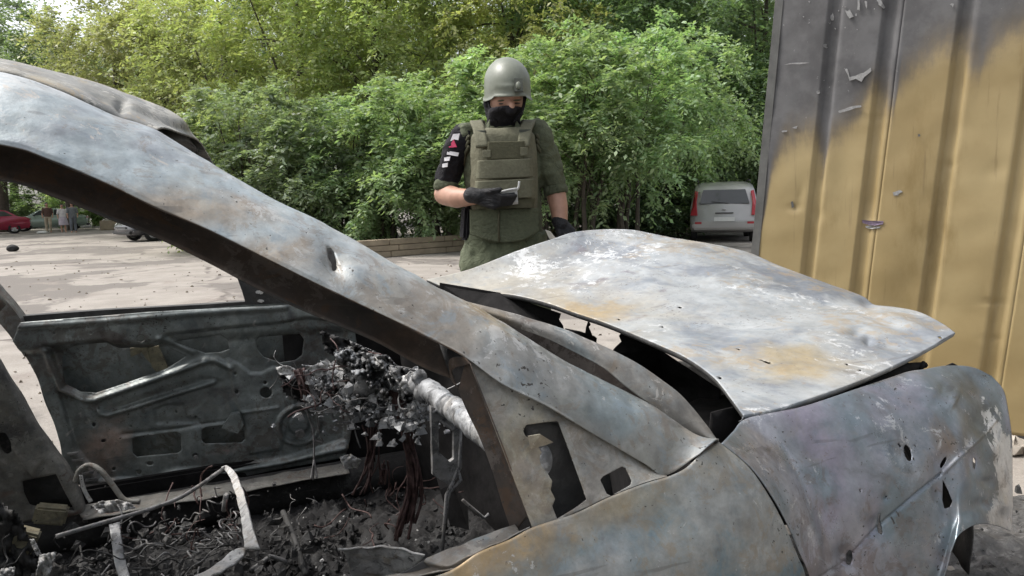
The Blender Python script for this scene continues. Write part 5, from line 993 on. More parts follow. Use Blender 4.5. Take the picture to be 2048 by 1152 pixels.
# trousers
tr = [rings([ring(1010, 450, .190, .14), ring(1010, 480, .198, .15), ring(1010, 510, .205, .152), ring(1010, 540, .19, .14)], 30),
      limb([pp(966, 515), pp(966, 620, .01), pp(970, 700, .02), pp(973, 800, -.01), pp(975, 870, -.02)], [.122, .112, .098, .090, .082]), limb([pp(1052, 515), pp(1056, 620, .01), pp(1058, 700, .02), pp(1059, 800, -.01), pp(1059, 870, -.02)], [.122, .112, .098, .090, .082])]
mp('trousers', fuse(tr, 0.010, 2, wr(0.018, 12)), 'trousers', None, 'loose olive trousers')
bt = [limb([pp(975, 868, -.03), pp(976, 895, -.03)], [.062, .05]), limb([pp(976, 900, -.05), pp(972, 905, .10), pp(970, 909, .18)], [.05, .048, .038]), limb([pp(1060, 868, -.03), pp(1060, 895, -.03)], [.062, .05]), limb([pp(1060, 900, -.05), pp(1062, 905, .10), pp(1064, 909, .18)], [.05, .048, .038])]
mp('boot', fuse(bt[:2], .009, 2), 'black_cloth'); mp('boot', fuse(bt[2:], .009, 2), 'black_cloth')
# hem flap and belt of the shirt below the vest
mp('shirt_hem', grid_mesh(across([catmull([pp(940, 405, .13), pp(975, 405, .165), pp(1008, 405, .175), pp(1045, 405, .165), pp(1076, 405, .13)], 40), catmull([pp(940, 455, .135), pp(975, 466, .168), pp(1000, 471, .178), pp(1045, 468, .168), pp(1076, 452, .135)], 40)], 20)), 'shirt').modifiers.new('t', 'SOLIDIFY').thickness = .004
mp('button_placket', tube_mesh([pp(998, 408, .178), pp(997, 440, .182), pp(998, 470, .184)], .005, 6), 'vest_dark')
# armour vest: front plate carrier, back, shoulder straps, cummerbund
vs_ = [rings([ring(1006, 252, .118, .13, .02), ring(1006, 266, .148, .15, .02), ring(1006, 300, .156, .160, .02), ring(1007, 340, .158, .164, .02), ring(1008, 380, .158, .162, .02), ring(1009, 404, .152, .152, .02), ring(1009, 410, .15, .15, .02)], 40, 2.9)]
vm = mp('armour_vest', fuse(vs_, 0.008, 2, wr(0.007, 9)), 'vest', None, 'ranger green plate carrier')
def vpatch(name, poly, f, mat, bulge=0.0, t=.008):
    P = np.array(poly, float); lo_, hi_ = P.min(0), P.max(0); n = 16; rows = []
    for j in range(n):
        v = j/(n-1); row = []
        for i in range(n):
            u = i/(n-1); x = (P[0]*(1-u)+P[1]*u)*(1-v)+(P[3]*(1-u)+P[2]*u)*v; ff = f+bulge*(1-(2*u-1)**2)-0.055*((x[0]-1007)/70.0)**4; row.append(pp(x[0], x[1], ff))
        rows.append(row)
    o = mp(name, grid_mesh(np.array(rows)), mat, vm); solidify(o, t); return o
vpatch('name_panel', [(976, 274), (1048, 274), (1047, 308), (975, 308)], .199, 'vest_dark'); vpatch('hook_patch', [(966, 290), (982, 290), (982, 304), (965, 305)], .204, 'vest')
vpatch('hook_patch', [(1040, 286), (1054, 286), (1054, 302), (1040, 303)], .203, 'vest')
vpatch('chest_flap', [(956, 310), (1062, 308), (1064, 344), (953, 346)], .200, 'vest', 0, .01); vpatch('belly_flap', [(952, 350), (1066, 347), (1068, 384), (950, 386)], .200, 'vest', .002, .012)
vpatch('lower_flap', [(951, 388), (1068, 386), (1066, 404), (953, 405)], .192, 'vest_dark', 0, .008)
for s_ in (-1, 1):
    c = 1005+s_*46; st = [(c, 238, -.02), (c+s_*6, 236, .05), (c+s_*1, 248, .12), (c-s_*3, 268, .17), (c-s_*6, 285, .19)]
    a = catmull([pp(x-12, y, f) for x, y, f in st], 24); b = catmull([pp(x+12, y+1*s_, f) for x, y, f in st], 24); o = mp('shoulder_strap', grid_mesh(across([a, b], 6)), 'vest', vm); solidify(o, .014)
    q = vpatch('strap_buckle', [(c-s_*2-11, 252), (c-s_*2+11, 252), (c-s_*3+10, 260), (c-s_*3-10, 260)], .158, 'helmet_dark', 0, .008)
    mp('side_strap', tubes_mesh([([pp(1005+s_*66, 262+10*k, .08), pp(1005+s_*74, 275+10*k, .05), pp(1005+s_*76, 290+14*k, .02)], .008) for k in range(3)], 6), 'vest_dark', vm)
mp('holster', box_mesh(pp(936, 432, .03), (.06, .07, .16), Matrix.Rotation(0.1, 3, 'Y'), .012), 'black_cloth', None); 
# patches on the black sleeve
def spatch(poly, mat, f=.075, name='sleeve_patch'):
    P = []
    for x, y in poly:
        cx_ = np.interp(y, [268, 305, 335, 352], [926, 908, 898, 894]); dx = (x-cx_)/420.0; P.append(pp(x, y, math.sqrt(max((.068)**2-dx*dx, .0001))+.014))
    o = mp(name, mesh_from(P, [tuple(range(len(P)))], False), mat); solidify(o, .003)
spatch([(902, 272), (908, 258), (921, 257), (918, 270), (910, 268)], 'white_patch'); spatch([(898, 284), (909, 268), (915, 283)], 'red_patch', .077); spatch([(896, 290), (919, 294), (917, 301), (895, 297)], 'white_patch', .078)
spatch([(890, 303), (902, 301), (900, 309), (890, 310)], 'white_patch', .078); spatch([(886, 315), (897, 313), (896, 321), (886, 322)], 'white_patch', .078)
# hands in black gloves
def hand(wrist, knuck, side, fingers, thumb, r=.0105):
    wrist, knuck = np.array(wrist), np.array(knuck); parts = [limb([wrist-(knuck-wrist)*.45, wrist], [.037, .035])]
    side = np.array(side)/np.linalg.norm(side)
    for k in range(4): parts.append(limb([wrist+side*(.010*(1.5-k)), knuck+side*(.021*(1.5-k))], [.021, .016], 12))
    for k, f in enumerate(fingers): parts.append(limb([knuck+side*(.021*(1.5-k))]+[np.array(p) for p in f], [r*1.12]+[r, r*.95, r*.85][:len(f)], 12))
    parts.append(limb([wrist*.7+knuck*.3+side*.022]+[np.array(p) for p in thumb], [.017, .014, .011], 12)); return fuse(parts, .0045, 2)
W1, K1 = pp(957, 380, .20), pp(988, 386, .225)
fing = []
for k in range(4): y0 = 380+k*5.0; fing.append([pp(1004, y0+1, .245-.006*k), pp(1020-2*k, y0+1, .235-.004*k), pp(1031-3*k, y0, .222)])
mp('hand', hand(W1, K1, pp(988, 372, .225)-pp(988, 396, .225), fing, [pp(984, 370, .235), pp(1000, 367, .24)]), 'glove', None, 'gloved right hand round the device')
W2, K2 = pp(1122, 440, .065), pp(1132, 457, .085)
fing = [[pp(1129+5*k, 468, .10), pp(1124+4*k, 473, .085), pp(1120+4*k, 468, .07)] for k in range(4)]
mp('hand', hand(W2, K2, pp(1115, 462, .085)-pp(1150, 450, .085), fing, [pp(1120, 458, .10), pp(1116, 468, .10)]), 'glove', None, 'gloved left hand hanging with a card in it')
# things held
dv = thing('handheld_device', 'small white handheld device with a stub aerial in the gloved hand', 'device', tuple(pp(1015, 378, .215)))
q = [pp(996, 372, .222), pp(1034, 368, .222), pp(1036, 392, .212), pp(998, 395, .212)]; q2 = [p-PF*.012-PZ*.01 for p in q]
link('device_body', mesh_from(q+q2, [(0, 1, 2, 3), (7, 6, 5, 4), (0, 4, 5, 1), (1, 5, 6, 2), (2, 6, 7, 3), (3, 7, 4, 0)], False), M['device'], dv)
q = [pp(1001, 376, .2245), pp(1029, 373, .2245), pp(1031, 388, .217), pp(1002, 391, .217)]; solidify(link('device_screen', mesh_from(q, [(0, 1, 2, 3)], False), M['screen'], dv), .002)
link('aerial', tube_mesh([pp(1033, 369, .22), pp(1037, 362, .22), pp(1038, 352, .22)], .005, 8, 8), M['device'], dv); link('lid', tube_mesh([pp(994, 375, .225), pp(1012, 369, .228), pp(1033, 366, .225)], .005, 6, 10), M['device'], dv)
me = mesh_from([pp(1090, 448, .12), pp(1100, 452, .13), pp(1118, 474, .13), pp(1110, 478, .12), pp(1097, 464, .12)], [(0, 1, 2, 3, 4)], False)
o = link('paper_card', me, M['paper']); solidify(o, .003); tag(o, 'small pale card held in the hanging gloved hand', 'card')

# ================================================================== LOW KERB WALL
M['kerb'] = plain('tan concrete', (0.30, 0.245, 0.175), 0.9, 0, 0.25, 3, 0.3)
k0, k1 = at_z(783, 514, 0), at_z(929, 502, 0); kd = (k1-k0); kd[2] = 0; kd /= np.linalg.norm(kd); kn = np.array([-kd[1], kd[0], 0])
kw = thing('low_wall', 'low tan concrete kerb wall of stacked courses in front of the shrubs', 'wall', tuple(k0))
ka = math.atan2(kd[1], kd[0])
for s in range(-2, 9):
    for c in range(3):
        L = 1.7; ctr = k0+kd*((s+0.5)*L+(0.25 if c % 2 else 0))+kn*(0.15+0.02*c); ctr[2] = 0.07+c*0.142
        link('course_block', box_mesh(ctr, (L-0.015, 0.3-0.02*c, 0.132), Matrix.Rotation(ka, 3, 'Z'), 0.012), M['kerb'], kw)
# ================================================================== VEHICLES
def car_paint(name, col, rough=0.25):
    k = NT(name); f = k.noise(3, 4); c = k.mix(k.maprange(f, .3, .7), tuple(x*.92 for x in col), col); k.b.inputs['Coat Weight'].default_value = 0.4; return k.fin(c, rough, 0.15)
M['glass'] = plain('tinted glass', (0.03, 0.035, 0.037), 0.08, 0, 0.1, 2, 0, 0.6); M['tyre'] = plain('tyre rubber', (0.02, 0.02, 0.02), 0.85, 0, 0.2, 30); M['alloy'] = plain('alloy wheel', (0.45, 0.45, 0.46), 0.35, 0.5, 0.1, 10)
M['lamp_red'] = plain('red lamp glass', (0.40, 0.04, 0.05), 0.2, 0, 0.1, 20); M['plate'] = plain('number plate', (0.6, 0.6, 0.58), 0.5, 0, 0.05, 20); M['trim'] = plain('black trim', (0.03, 0.03, 0.03), 0.6, 0, 0.1, 20); M['lamp_white'] = plain('lamp glass', (0.55, 0.56, 0.57), 0.15, 0.2, 0.1, 10)
def car_shell(profile, W, glass_z, shrink=0.10):
    """profile: (x, z) side outline from tail over the roof to the nose; returns body mesh, tapering above the belt"""
    P = np.array(profile); n = len(P); zb = glass_z; ztop = P[:, 1].max()
    def half(z): t = np.clip((z-zb)/(ztop-zb), 0, 1); b = np.clip((0.45-z)/0.3, 0, 1); return W/2*(1-0.16*t**1.1-0.06*b)
    ws = np.linspace(-1, 1, 13); V = []; F = []
    xm = (P[:, 0].max()+P[:, 0].min())/2; xl = P[:, 0].max()-xm
    for w in ws:
        for (x, z) in P:
            e = abs(w)**6; pull = 1-0.055*abs(w)**2.5*(abs(x-xm)/xl)**3; V.append((xm+(x-xm)*pull, half(z)*w, z-0.05*e*(z > 0.5)*((z-0.3)/1.2)))
    m = len(ws)
    for i in range(m-1):
        for j in range(n): a, b = i*n+j, i*n+(j+1) % n; F.append((a, b, b+n, a+n))
    F.append(tuple(reversed(range(n)))); F.append(tuple((m-1)*n+j for j in range(n)))
    return mesh_from(V, F), half
def wheel_set(root, xs, W, r, alloy=True):
    for x in xs:
        for sg in (-1, 1):
            y = sg*(W/2-0.10); V = []; F = []; N = 28
            for rr, yy in ((r*.62, .09), (r*.95, .09), (r, .06), (r, -.06), (r*.95, -.09)):
                for k in range(N): a = 2*math.pi*k/N; V.append((x+rr*math.cos(a), y+sg*yy, r+rr*math.sin(a)))
            for i in range(4):
                for k in range(N): p, q = i*N+k, i*N+(k+1) % N; F.append((p, q, q+N, p+N))
            w = link('wheel', mesh_from(V, F), M['tyre'], root, False)
            V = [(x, y+sg*.085, r)]; F = []
            for k in range(20):
                a = 2*math.pi*k/20; rr = r*.62; V.append((x+rr*math.cos(a), y+sg*(.07 if k % 4 < 2 else .05), r+rr*math.sin(a)))
            F = [(0, 1+k, 1+(k+1) % 20) for k in range(20)]
            link('rim', mesh_from(V, F, False), M['alloy'], w, False)
def quad(name, pts, mat, root, t=.012):
    o = link(name, mesh_from(pts, [tuple(range(len(pts)))], False), M[mat], root, False); solidify(o, t); return o
def sedan(name, label, loc, rz, col, hatch=False):
    root = thing(name, label, 'car', loc, rz); W = 1.78
    prof = [(-2.2, .32), (-2.25, .55), (-2.22, .86), (-2.05, .95), (-1.62, 1.0), (-1.05, 1.36), (-.5, 1.45), (.1, 1.44), (.55, 1.33), (1.15, .98), (1.6, .92), (2.05, .80), (2.24, .62), (2.26, .4), (2.2, .26), (1.72, .24), (-1.7, .24)]
    me, half = car_shell(prof, W, .95); link('body', me, car_paint(name+' paint', col), root, False)
    for sg in (-1, 1):
        g = lambda x, z: (x, sg*(half(z)+.006-.02), z)
        quad('side_window', [g(-1.35, 1.03), g(-.95, 1.30), g(-.38, 1.37), g(-.34, 1.01)], 'glass', root); quad('side_window', [g(-.28, 1.01), g(-.32, 1.37), g(.1, 1.37), g(.45, 1.27), g(.85, 1.0)], 'glass', root)
        quad('headlight', [(2.17, sg*.52, .62), (2.12, sg*.80, .66), (2.02, sg*.84, .74), (2.14, sg*.55, .72)], 'lamp_white', root); quad('tail_lamp', [(-2.26, sg*.50, .78), (-2.2, sg*.82, .78), (-2.17, sg*.82, .90), (-2.22, sg*.5, .88)], 'lamp_red', root)
        link('door_mirror', mesh_from(*ellipsoid((.72, sg*.98, 1.02), ((.06, 0, 0), (0, .09, 0), (0, 0, .06)), 12, 8)), M['trim'], root, False)
    quad('rear_window', [(-1.58, -.58, 1.03), (-1.10, -.50, 1.34), (-1.10, .50, 1.34), (-1.58, .58, 1.03)], 'glass', root); quad('windscreen', [(.60, -.56, 1.325), (1.12, -.66, 1.01), (1.12, .66, 1.01), (.60, .56, 1.325)], 'glass', root)
    link('bumper', box_mesh((2.2, 0, .36), (.14, 1.5, .12), None, .03), M['trim'], root, False); link('bumper', box_mesh((-2.2, 0, .36), (.14, 1.5, .12), None, .03), M['trim'], root, False)
    quad('number_plate', [(-2.275, -.26, .56), (-2.275, .26, .56), (-2.265, .26, .67), (-2.265, -.26, .67)], 'plate', root); quad('grille', [(2.265, -.45, .52), (2.265, .45, .52), (2.25, .45, .6), (2.25, -.45, .6)], 'trim', root)
    wheel_set(root, (-1.35, 1.4), W, .31); return root
def gpos(px, depth): 
    v = ray(px, 400); v = v/np.dot(v, DV); p = CAM+v*depth; return np.array([p[0], p[1], 0.0])
def view_ang(px): v = ray(px, 400); return math.atan2(v[1], v[0])
# silver people carrier seen from behind
vp = gpos(1449, 20.0); va = view_ang(1458)
van = thing('parked_minivan', 'silver people carrier parked tail-on under the shrubs beside the kiosk', 'minivan', tuple(vp), va+0.04); van.scale = (1.0, 0.98, 1.03); W = 1.86
prof = [(0.06, .34), (-.02, .45), (-.04, .62), (.02, .70), (.07, .98), (.42, 1.46), (.72, 1.58), (1.4, 1.66), (2.6, 1.6), (3.3, 1.1), (4.15, .92), (4.4, .6), (4.35, .3), (3.9, .26), (.5, .26)]
me, half = car_shell(prof, W, .98); M['silver'] = car_paint('silver paint', (0.40, 0.395, 0.39), .28); link('body', me, M['silver'], van, False)
quad('rear_window', [(.115, -.68, 1.05), (.115, .68, 1.05), (.385, .58, 1.42), (.385, -.58, 1.42)], 'glass', van, .02)
for sg in (-1, 1):
    quad('tail_lamp', [(.03, sg*.74, .74), (.08, sg*.92, .74), (.40, sg*.80, 1.40), (.33, sg*.73, 1.38), (.12, sg*.77, 1.1)], 'lamp_red', van, .03)
    quad('side_window', [(.5, sg*(half(1.05)), 1.05), (3.0, sg*half(1.05), 1.05), (2.55, sg*(half(1.45)), 1.45), (.62, sg*(half(1.45)), 1.45)], 'glass', van)
    quad('reflector', [(-.05, sg*.62, .50), (-.05, sg*.80, .50), (-.05, sg*.80, .57), (-.05, sg*.62, .57)], 'lamp_red', van)
    link('roof_rail', tube_mesh([(.6, sg*.72, 1.63), (.8, sg*.72, 1.68), (2.4, sg*.72, 1.66), (2.6, sg*.72, 1.60)], .02, 8, 12), M['trim'], van, False)
link('rear_bumper', box_mesh((-.02, 0, .46), (.14, 1.76, .20), None, .05), M['silver'], van, False); quad('number_plate', [(-.055, -.28, .58), (-.055, .28, .58), (-.03, .28, .69), (-.03, -.28, .69)], 'plate', van)
link('tailgate_emblem', mesh_from(*ellipsoid((.02, 0, .90), ((.01, 0, 0), (0, .06, 0), (0, 0, .03)), 14, 8)), M['alloy'], van, False); link('tailgate_handle', box_mesh((.015, 0, .80), (.02, .5, .03), None, .006), M['trim'], van, False); link('wiper', tube_mesh([(.10, -.1, 1.06), (.14, .35, 1.10)], .012, 6), M['trim'], van, False)
wheel_set(van, (.75, 3.5), W, .31)
p = gpos(-36, 42); sedan('red_car', 'red saloon parked side-on at the far left edge of the yard', tuple(p), view_ang(-36)+math.pi/2+0.05, (0.36, 0.03, 0.07))
p = gpos(95, 47.5); sedan('pale_green_car', 'pale green saloon parked behind the three walkers', tuple(p), view_ang(95)+math.pi/2-.1, (0.34, 0.42, 0.37))
p = gpos(350, 30); sedan('dark_grey_car', 'dark grey car with its low nose showing below the pillar', tuple(p), view_ang(322)+math.pi/2+.45, (0.05, 0.05, 0.055))
# ================================================================== WALKERS IN THE DISTANCE
def walker(px, depth, h, top, low, label, step, skirt=False):
    p = gpos(px, depth); va = view_ang(px); r = np.array([math.sin(va), -math.cos(va), 0]); f = np.array([-math.cos(va), -math.sin(va), 0]); z = PZ
    root = thing('person', label, 'person', tuple(p), 0, 'people walking across the far yard'); k = h/1.75
    def w(a, zz, ff=0.0): return p+r*a*k+z*zz*k+f*ff*k
    parts = [ellipsoid(w(0, 1.62), (r*.075*k, f*.095*k, z*.115*k), 14, 10), limb([w(0, 1.50), w(0, 1.42)], [.05*k, .06*k]), rings([(w(0, 1.46), r*.10*k, f*.07*k), (w(0, 1.40), r*.19*k, f*.10*k), (w(0, 1.15), r*.16*k, f*.11*k), (w(0, .95), r*.165*k, f*.12*k), (w(0, .82), r*.13*k, f*.1*k)], 18)]
    for sg in (-1, 1):
        parts += [limb([w(sg*.09, .88), w(sg*.10, .48, sg*step*.5), w(sg*.10, .08, sg*step*.2)], [.085*k, .06*k, .045*k]), limb([w(sg*.10, .05, sg*step*.2-.03), w(sg*.11, .035, sg*step*.2+.15)], [.04*k, .035*k]), limb([w(sg*.20, 1.38), w(sg*.26, 1.10, -sg*.05), w(sg*.24, .86, .06-sg*.08)], [.05*k, .04*k, .03*k])]
    link('body', fuse(parts, .018, 2), M['skin'], root)
    link('shirt', fuse([rings([(w(0, 1.45), r*.11*k, f*.085*k), (w(0, 1.38), r*.205*k, f*.115*k), (w(0, 1.15), r*.18*k, f*.13*k), (w(0, .92), r*.19*k, f*.14*k)], 18)]+[limb([w(s_*.20, 1.38), w(s_*.25, 1.15, -s_*.05)], [.065*k, .06*k]) for s_ in (-1, 1)], .02, 2), top, root)
    if skirt: link('skirt', fuse([rings([(w(0, 1.0), r*.17*k, f*.13*k), (w(0, .75), r*.24*k, f*.19*k), (w(.03, .45), r*.27*k, f*.21*k)], 18)], .02, 2), low, root)
    else: link('trousers', fuse([rings([(w(0, .98), r*.175*k, f*.13*k), (w(0, .84), r*.17*k, f*.13*k)], 18)]+[limb([w(s_*.09, .88), w(s_*.10, .48, s_*step*.5), w(s_*.10, .12, s_*step*.2)], [.10*k, .08*k, .065*k]) for s_ in (-1, 1)], .02, 2), low, root)
    link('hair', fuse([ellipsoid(w(0, 1.66, -.02), (r*.085*k, f*.10*k, z*.10*k), 14, 8)], .018, 1), M['trim'], root); return root
wm = lambda n, c: plain(n, c, .85, 0, .2, 8)
walker(92, 43, 1.78, wm('brown top', (.10, .055, .045)), wm('beige trousers', (.40, .34, .25)), 'person in a dark brown top and beige trousers, leftmost of the three walkers', .2)
walker(122, 42.5, 1.68, wm('white top', (.62, .58, .58)), wm('pale lilac skirt', (.48, .42, .47)), 'person in white top and pale lilac skirt between the two others', .15, True)
walker(142, 42, 1.78, wm('grey top', (.14, .15, .16)), wm('slate trousers', (.13, .14, .16)), 'person in grey top and slate trousers, rightmost of the three walkers', -.2)
# small things in the yard
c = at_z(26, 503, 0); me = fuse([ellipsoid(c+np.array([0, 0, .10]), ((.17, 0, 0), (0, .15, 0), (0, 0, .13)), 14, 10)], .02, 1, lambda co: vnoise(co, 8)*.03); tag(link('dark_lump', me, M['tyre']), 'small dark lump lying alone on the asphalt', 'lump')
c = at_z(86, 467, 0); me = fuse([ellipsoid(c+np.array([0, 0, .06]), ((.32, 0, 0), (0, .2, 0), (0, 0, .09)), 12, 8)], .03, 1, lambda co: vnoise(co, 5)*.05); tag(link('litter_bag', me, M['plate']), 'crumpled pale bag on the ground at the walkers feet', 'bag')
c = gpos(226, 46); tag(link('concrete_block', box_mesh(c+np.array([0, 0, .3]), (1.7, .6, .6), Matrix.Rotation(view_ang(226)-1.57, 3, 'Z'), .04), M['kerb']), 'pale concrete block on the far kerb right of the walkers', 'block')
M['pale_green'] = plain('pale green paint', (0.42, 0.55, 0.44), .6, 0, .15, 5)
c = gpos(208, 49); tag(link('playground_slide', grid_mesh(across([catmull([c+np.array([-.35, -.2, 1.75]), c+np.array([-.1, -.2, 1.55]), c+np.array([.25, -.2, .7]), c+np.array([.5, -.2, .2])], 20), catmull([c+np.array([-.35, .2, 1.75]), c+np.array([-.1, .2, 1.55]), c+np.array([.25, .2, .7]), c+np.array([.5, .2, .2])], 20)], 5)), M['pale_green']), 'narrow curved pale green chute behind the concrete block', 'chute').modifiers.new('t', 'SOLIDIFY').thickness = .05

# ================================================================== TREES AND SHRUBS
def leaf_material():
    k = NT('leaf'); oi = k.n.new('ShaderNodeObjectInfo'); geo = k.n.new('ShaderNodeNewGeometry')
    rnd = geo.outputs['Random Per Island']; hsv = k.n.new('ShaderNodeHueSaturation'); k.l.new(oi.outputs['Color'], hsv.inputs['Color'])
    k.l.new(k.maprange(rnd, 0, 1, 0.475, 0.525, False), hsv.inputs['Hue']); k.l.new(k.maprange(k.noise(1.3, 3, 0.6), 0.3, 0.7, 0.7, 1.4, False), hsv.inputs['Value']); hsv.inputs['Saturation'].default_value = 0.62
    col = k.mix(k.maprange(k.noise(0.9, 2, 0.5, (5, 5, 5)), 0.5, 0.7, 0, 0.25), hsv.outputs[0], (0.15, 0.15, 0.05))
    k.fin(col, 0.45, 0, None, 0.5)
    tr = k.n.new('ShaderNodeBsdfTranslucent'); k.l.new(k.mix(1.0, col, (1.0, 1.1, 0.5), 'MULTIPLY'), tr.inputs['Color'])
    ms = k.n.new('ShaderNodeMixShader'); ms.inputs[0].default_value = 0.48; k.l.new(k.b.outputs[0], ms.inputs[1]); k.l.new(tr.outputs[0], ms.inputs[2]); k.l.new(ms.outputs[0], k.out.inputs['Surface']); return k.m
M['leaf'] = leaf_material(); M['bark'] = plain('bark', (0.075, 0.062, 0.05), .9, 0, .35, 9, .6)
def crown_mesh(seed, rad, zc, clumps, twigs, per, leaf, droop=0.5, low=0.0):
    """leaf-sized faces on twigs that fan out of clumps spread through the crown"""
    g = np.random.default_rng(seed); d = g.normal(size=(clumps, 3)); d /= np.linalg.norm(d, axis=1)[:, None]
    rr = 0.45+0.55*g.random(clumps)**0.55; lump = 1+0.22*np.sin(d[:, 0]*4+seed)*np.cos(d[:, 1]*5+seed*2)+0.12*np.sin(d[:, 2]*7+seed)
    c = d*np.array(rad)*(rr*lump)[:, None]+np.array([0, 0, zc]); keep = c[:, 2] > low; c, d = c[keep], d[keep]; n = len(c)
    td = d[:, None]*0.9+g.normal(size=(n, twigs, 3))*0.75+np.array([0, 0, 0.25]); td /= np.linalg.norm(td, axis=2)[..., None]
    size = (0.55+0.6*g.random((n, 1, 1))); TL = 0.62*size*(0.6+0.7*g.random((n, twigs, 1)))*max(rad)/2.2
    t = np.linspace(0.15, 1, per)[None, None, :, None]; base = c[:, None, None]+td[:, :, None]*(TL[:, :, None]*t)+np.array([0, 0, -1.0])*(droop*TL[:, :, None]*t**2)
    ax = td[:, :, None]+g.normal(size=(n, twigs, per, 3))*0.55+np.array([0, 0, -0.35*droop*2]); side = np.cross(td, [0, 0, 1.0]); side /= np.maximum(np.linalg.norm(side, axis=2)[..., None], 1e-6)
    sgn = np.where(np.arange(per) % 2 == 0, 1.0, -1.0)[None, None, :, None]; ax = ax*0.6+side[:, :, None]*sgn*0.9; ax /= np.linalg.norm(ax, axis=3)[..., None]
    nm = g.normal(size=ax.shape)*0.45+np.array([0, 0, 1.0]); w = np.cross(ax, nm); w /= np.maximum(np.linalg.norm(w, axis=3)[..., None], 1e-6)
    L = leaf*(0.4+1.0*g.random(ax.shape[:3])**1.5)[..., None]; b = base.reshape(-1, 3); ax, w, L = ax.reshape(-1, 3), w.reshape(-1, 3), L.reshape(-1, 1)
    V = np.stack([b, b+ax*L*0.45+w*L*0.25, b+ax*L-np.array([0, 0, 0.12])*L, b+ax*L*0.45-w*L*0.25], 1).reshape(-1, 3)
    N = len(b); me = bpy.data.meshes.new('crown'); me.vertices.add(N*4); me.vertices.foreach_set('co', V.astype(np.float32).ravel()); me.loops.add(N*4); me.loops.foreach_set('vertex_index', np.arange(N*4, dtype=np.int32))
    me.polygons.add(N); me.polygons.foreach_set('loop_start', np.arange(0, N*4, 4, dtype=np.int32)); me.update(calc_edges=True); me.materials.append(M['leaf']); return me, c
def trunk_mesh(seed, h, r, targets, stems=1, spread=0.3):
    g = random.Random(seed); L = []
    for s in range(stems):
        a = g.uniform(0, 6.28); bx_, by_ = (0.25*math.cos(a), 0.25*math.sin(a)) if stems > 1 else (0, 0); lean = (g.uniform(-spread, spread), g.uniform(-spread, spread))
        pts = [(bx_+lean[0]*h*t**1.3+g.uniform(-.05, .05)*h*.2, by_+lean[1]*h*t**1.3+g.uniform(-.05, .05)*h*.2, h*t) for t in (0, .15, .35, .6, .8, 1)]; pts[0] = (bx_, by_, -0.1)
        rs = [r*1.3, r, r*.85, r*.65, r*.4, r*.15]; L.append((catmull(pts, 16), np.interp(np.linspace(0, 1, 16), np.linspace(0, 1, 6), rs)))
        for k in range(7):
            t = g.uniform(.3, .85); i = int(t*5); p = np.array(pts[i])*(1-(t*5-i))+np.array(pts[min(i+1, 5)])*(t*5-i); q = np.array(targets[g.randrange(len(targets))]); m = (p+q)/2+np.array([0, 0, .25]); rr = r*.45*(1-t*.5); L.append((catmull([p, m, q], 8), np.linspace(rr, rr*.2, 8)))
    return tubes_mesh(L, 7)
PROTO = {}
def proto(key, rad, zc, clumps, twigs, per, leaf, droop, low, th, tr, stems, spread, seed):
    me, c = crown_mesh(seed, rad, zc, clumps, twigs, per, leaf, droop, low); PROTO[key] = (me, trunk_mesh(seed, th, tr, c, stems, spread))
proto('shrub_a', (2.1, 1.9, 1.9), 2.2, 150, 15, 11, .145, .5, .65, 3.2, .05, 6, .22, 1); proto('shrub_b', (1.9, 2.1, 2.2), 2.5, 150, 15, 11, .145, .5, .7, 3.6, .055, 5, .2, 2)
proto('small_a', (2.2, 2.2, 2.0), 3.5, 160, 15, 11, .145, .5, .95, 4.2, .06, 5, .2, 3); proto('small_b', (2.4, 2.1, 2.2), 3.7, 160, 15, 11, .145, .5, 1.05, 4.4, .065, 4, .18, 4)
proto('tree_a', (3.2, 3.1, 4.2), 6.8, 230, 14, 12, .17, .45, 2.2, 9.5, .2, 1, .06, 5); proto('tree_b', (3.6, 3.3, 3.8), 6.6, 230, 14, 12, .17, .5, 2.4, 9.0, .22, 1, .08, 6); proto('tree_c', (3.4, 3.4, 4.6), 8.0, 170, 13, 12, .17, .4, 3.0, 11, .2, 2, .08, 7)
def plant(kind, key, px, depth, sc, col, rz, label, cat, group, dz=0.0):
    p = gpos(px, depth); root = thing(kind, label, cat, (p[0], p[1], dz), rz, group); root.scale = (sc[0], sc[0], sc[1])
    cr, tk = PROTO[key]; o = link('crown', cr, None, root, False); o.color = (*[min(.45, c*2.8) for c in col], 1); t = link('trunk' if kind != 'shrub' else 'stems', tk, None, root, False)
    if not tk.materials: tk.materials.append(M['bark'])
    return root
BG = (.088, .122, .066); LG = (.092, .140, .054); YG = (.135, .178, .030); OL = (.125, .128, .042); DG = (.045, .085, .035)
SH = [('shrub_a', 430, 21, 1.0, 1.0, (.12, .15, .055), 'olive-tinged shrub behind the middle of the near pillar'), ('shrub_b', 510, 20.2, .95, .98, BG, 'grey-green arching shrub just above the near pillar'), ('shrub_a', 600, 19.8, .95, .92, BG, 'broad grey-green shrub left of the low wall'), ('shrub_b', 690, 20.2, .95, .9, (.075, .12, .05), 'dark green shrub at the left end of the low wall'),
      ('shrub_a', 775, 19.6, 1.0, 1.02, (.085, .14, .05), 'leafy shrub above the middle of the low wall'), ('shrub_b', 860, 19.3, 1.0, .98, (.095, .15, .055), 'dense shrub close to the left of the helmeted person'), ('shrub_a', 950, 19.5, 1.0, 1.08, LG, 'tall shrub right behind the helmeted person')]
for k, px, d, a, b, col, lab in SH: plant('shrub', k, px, d, (a, b), col, px*.7, lab, 'shrub', 'shrubs behind the low wall')
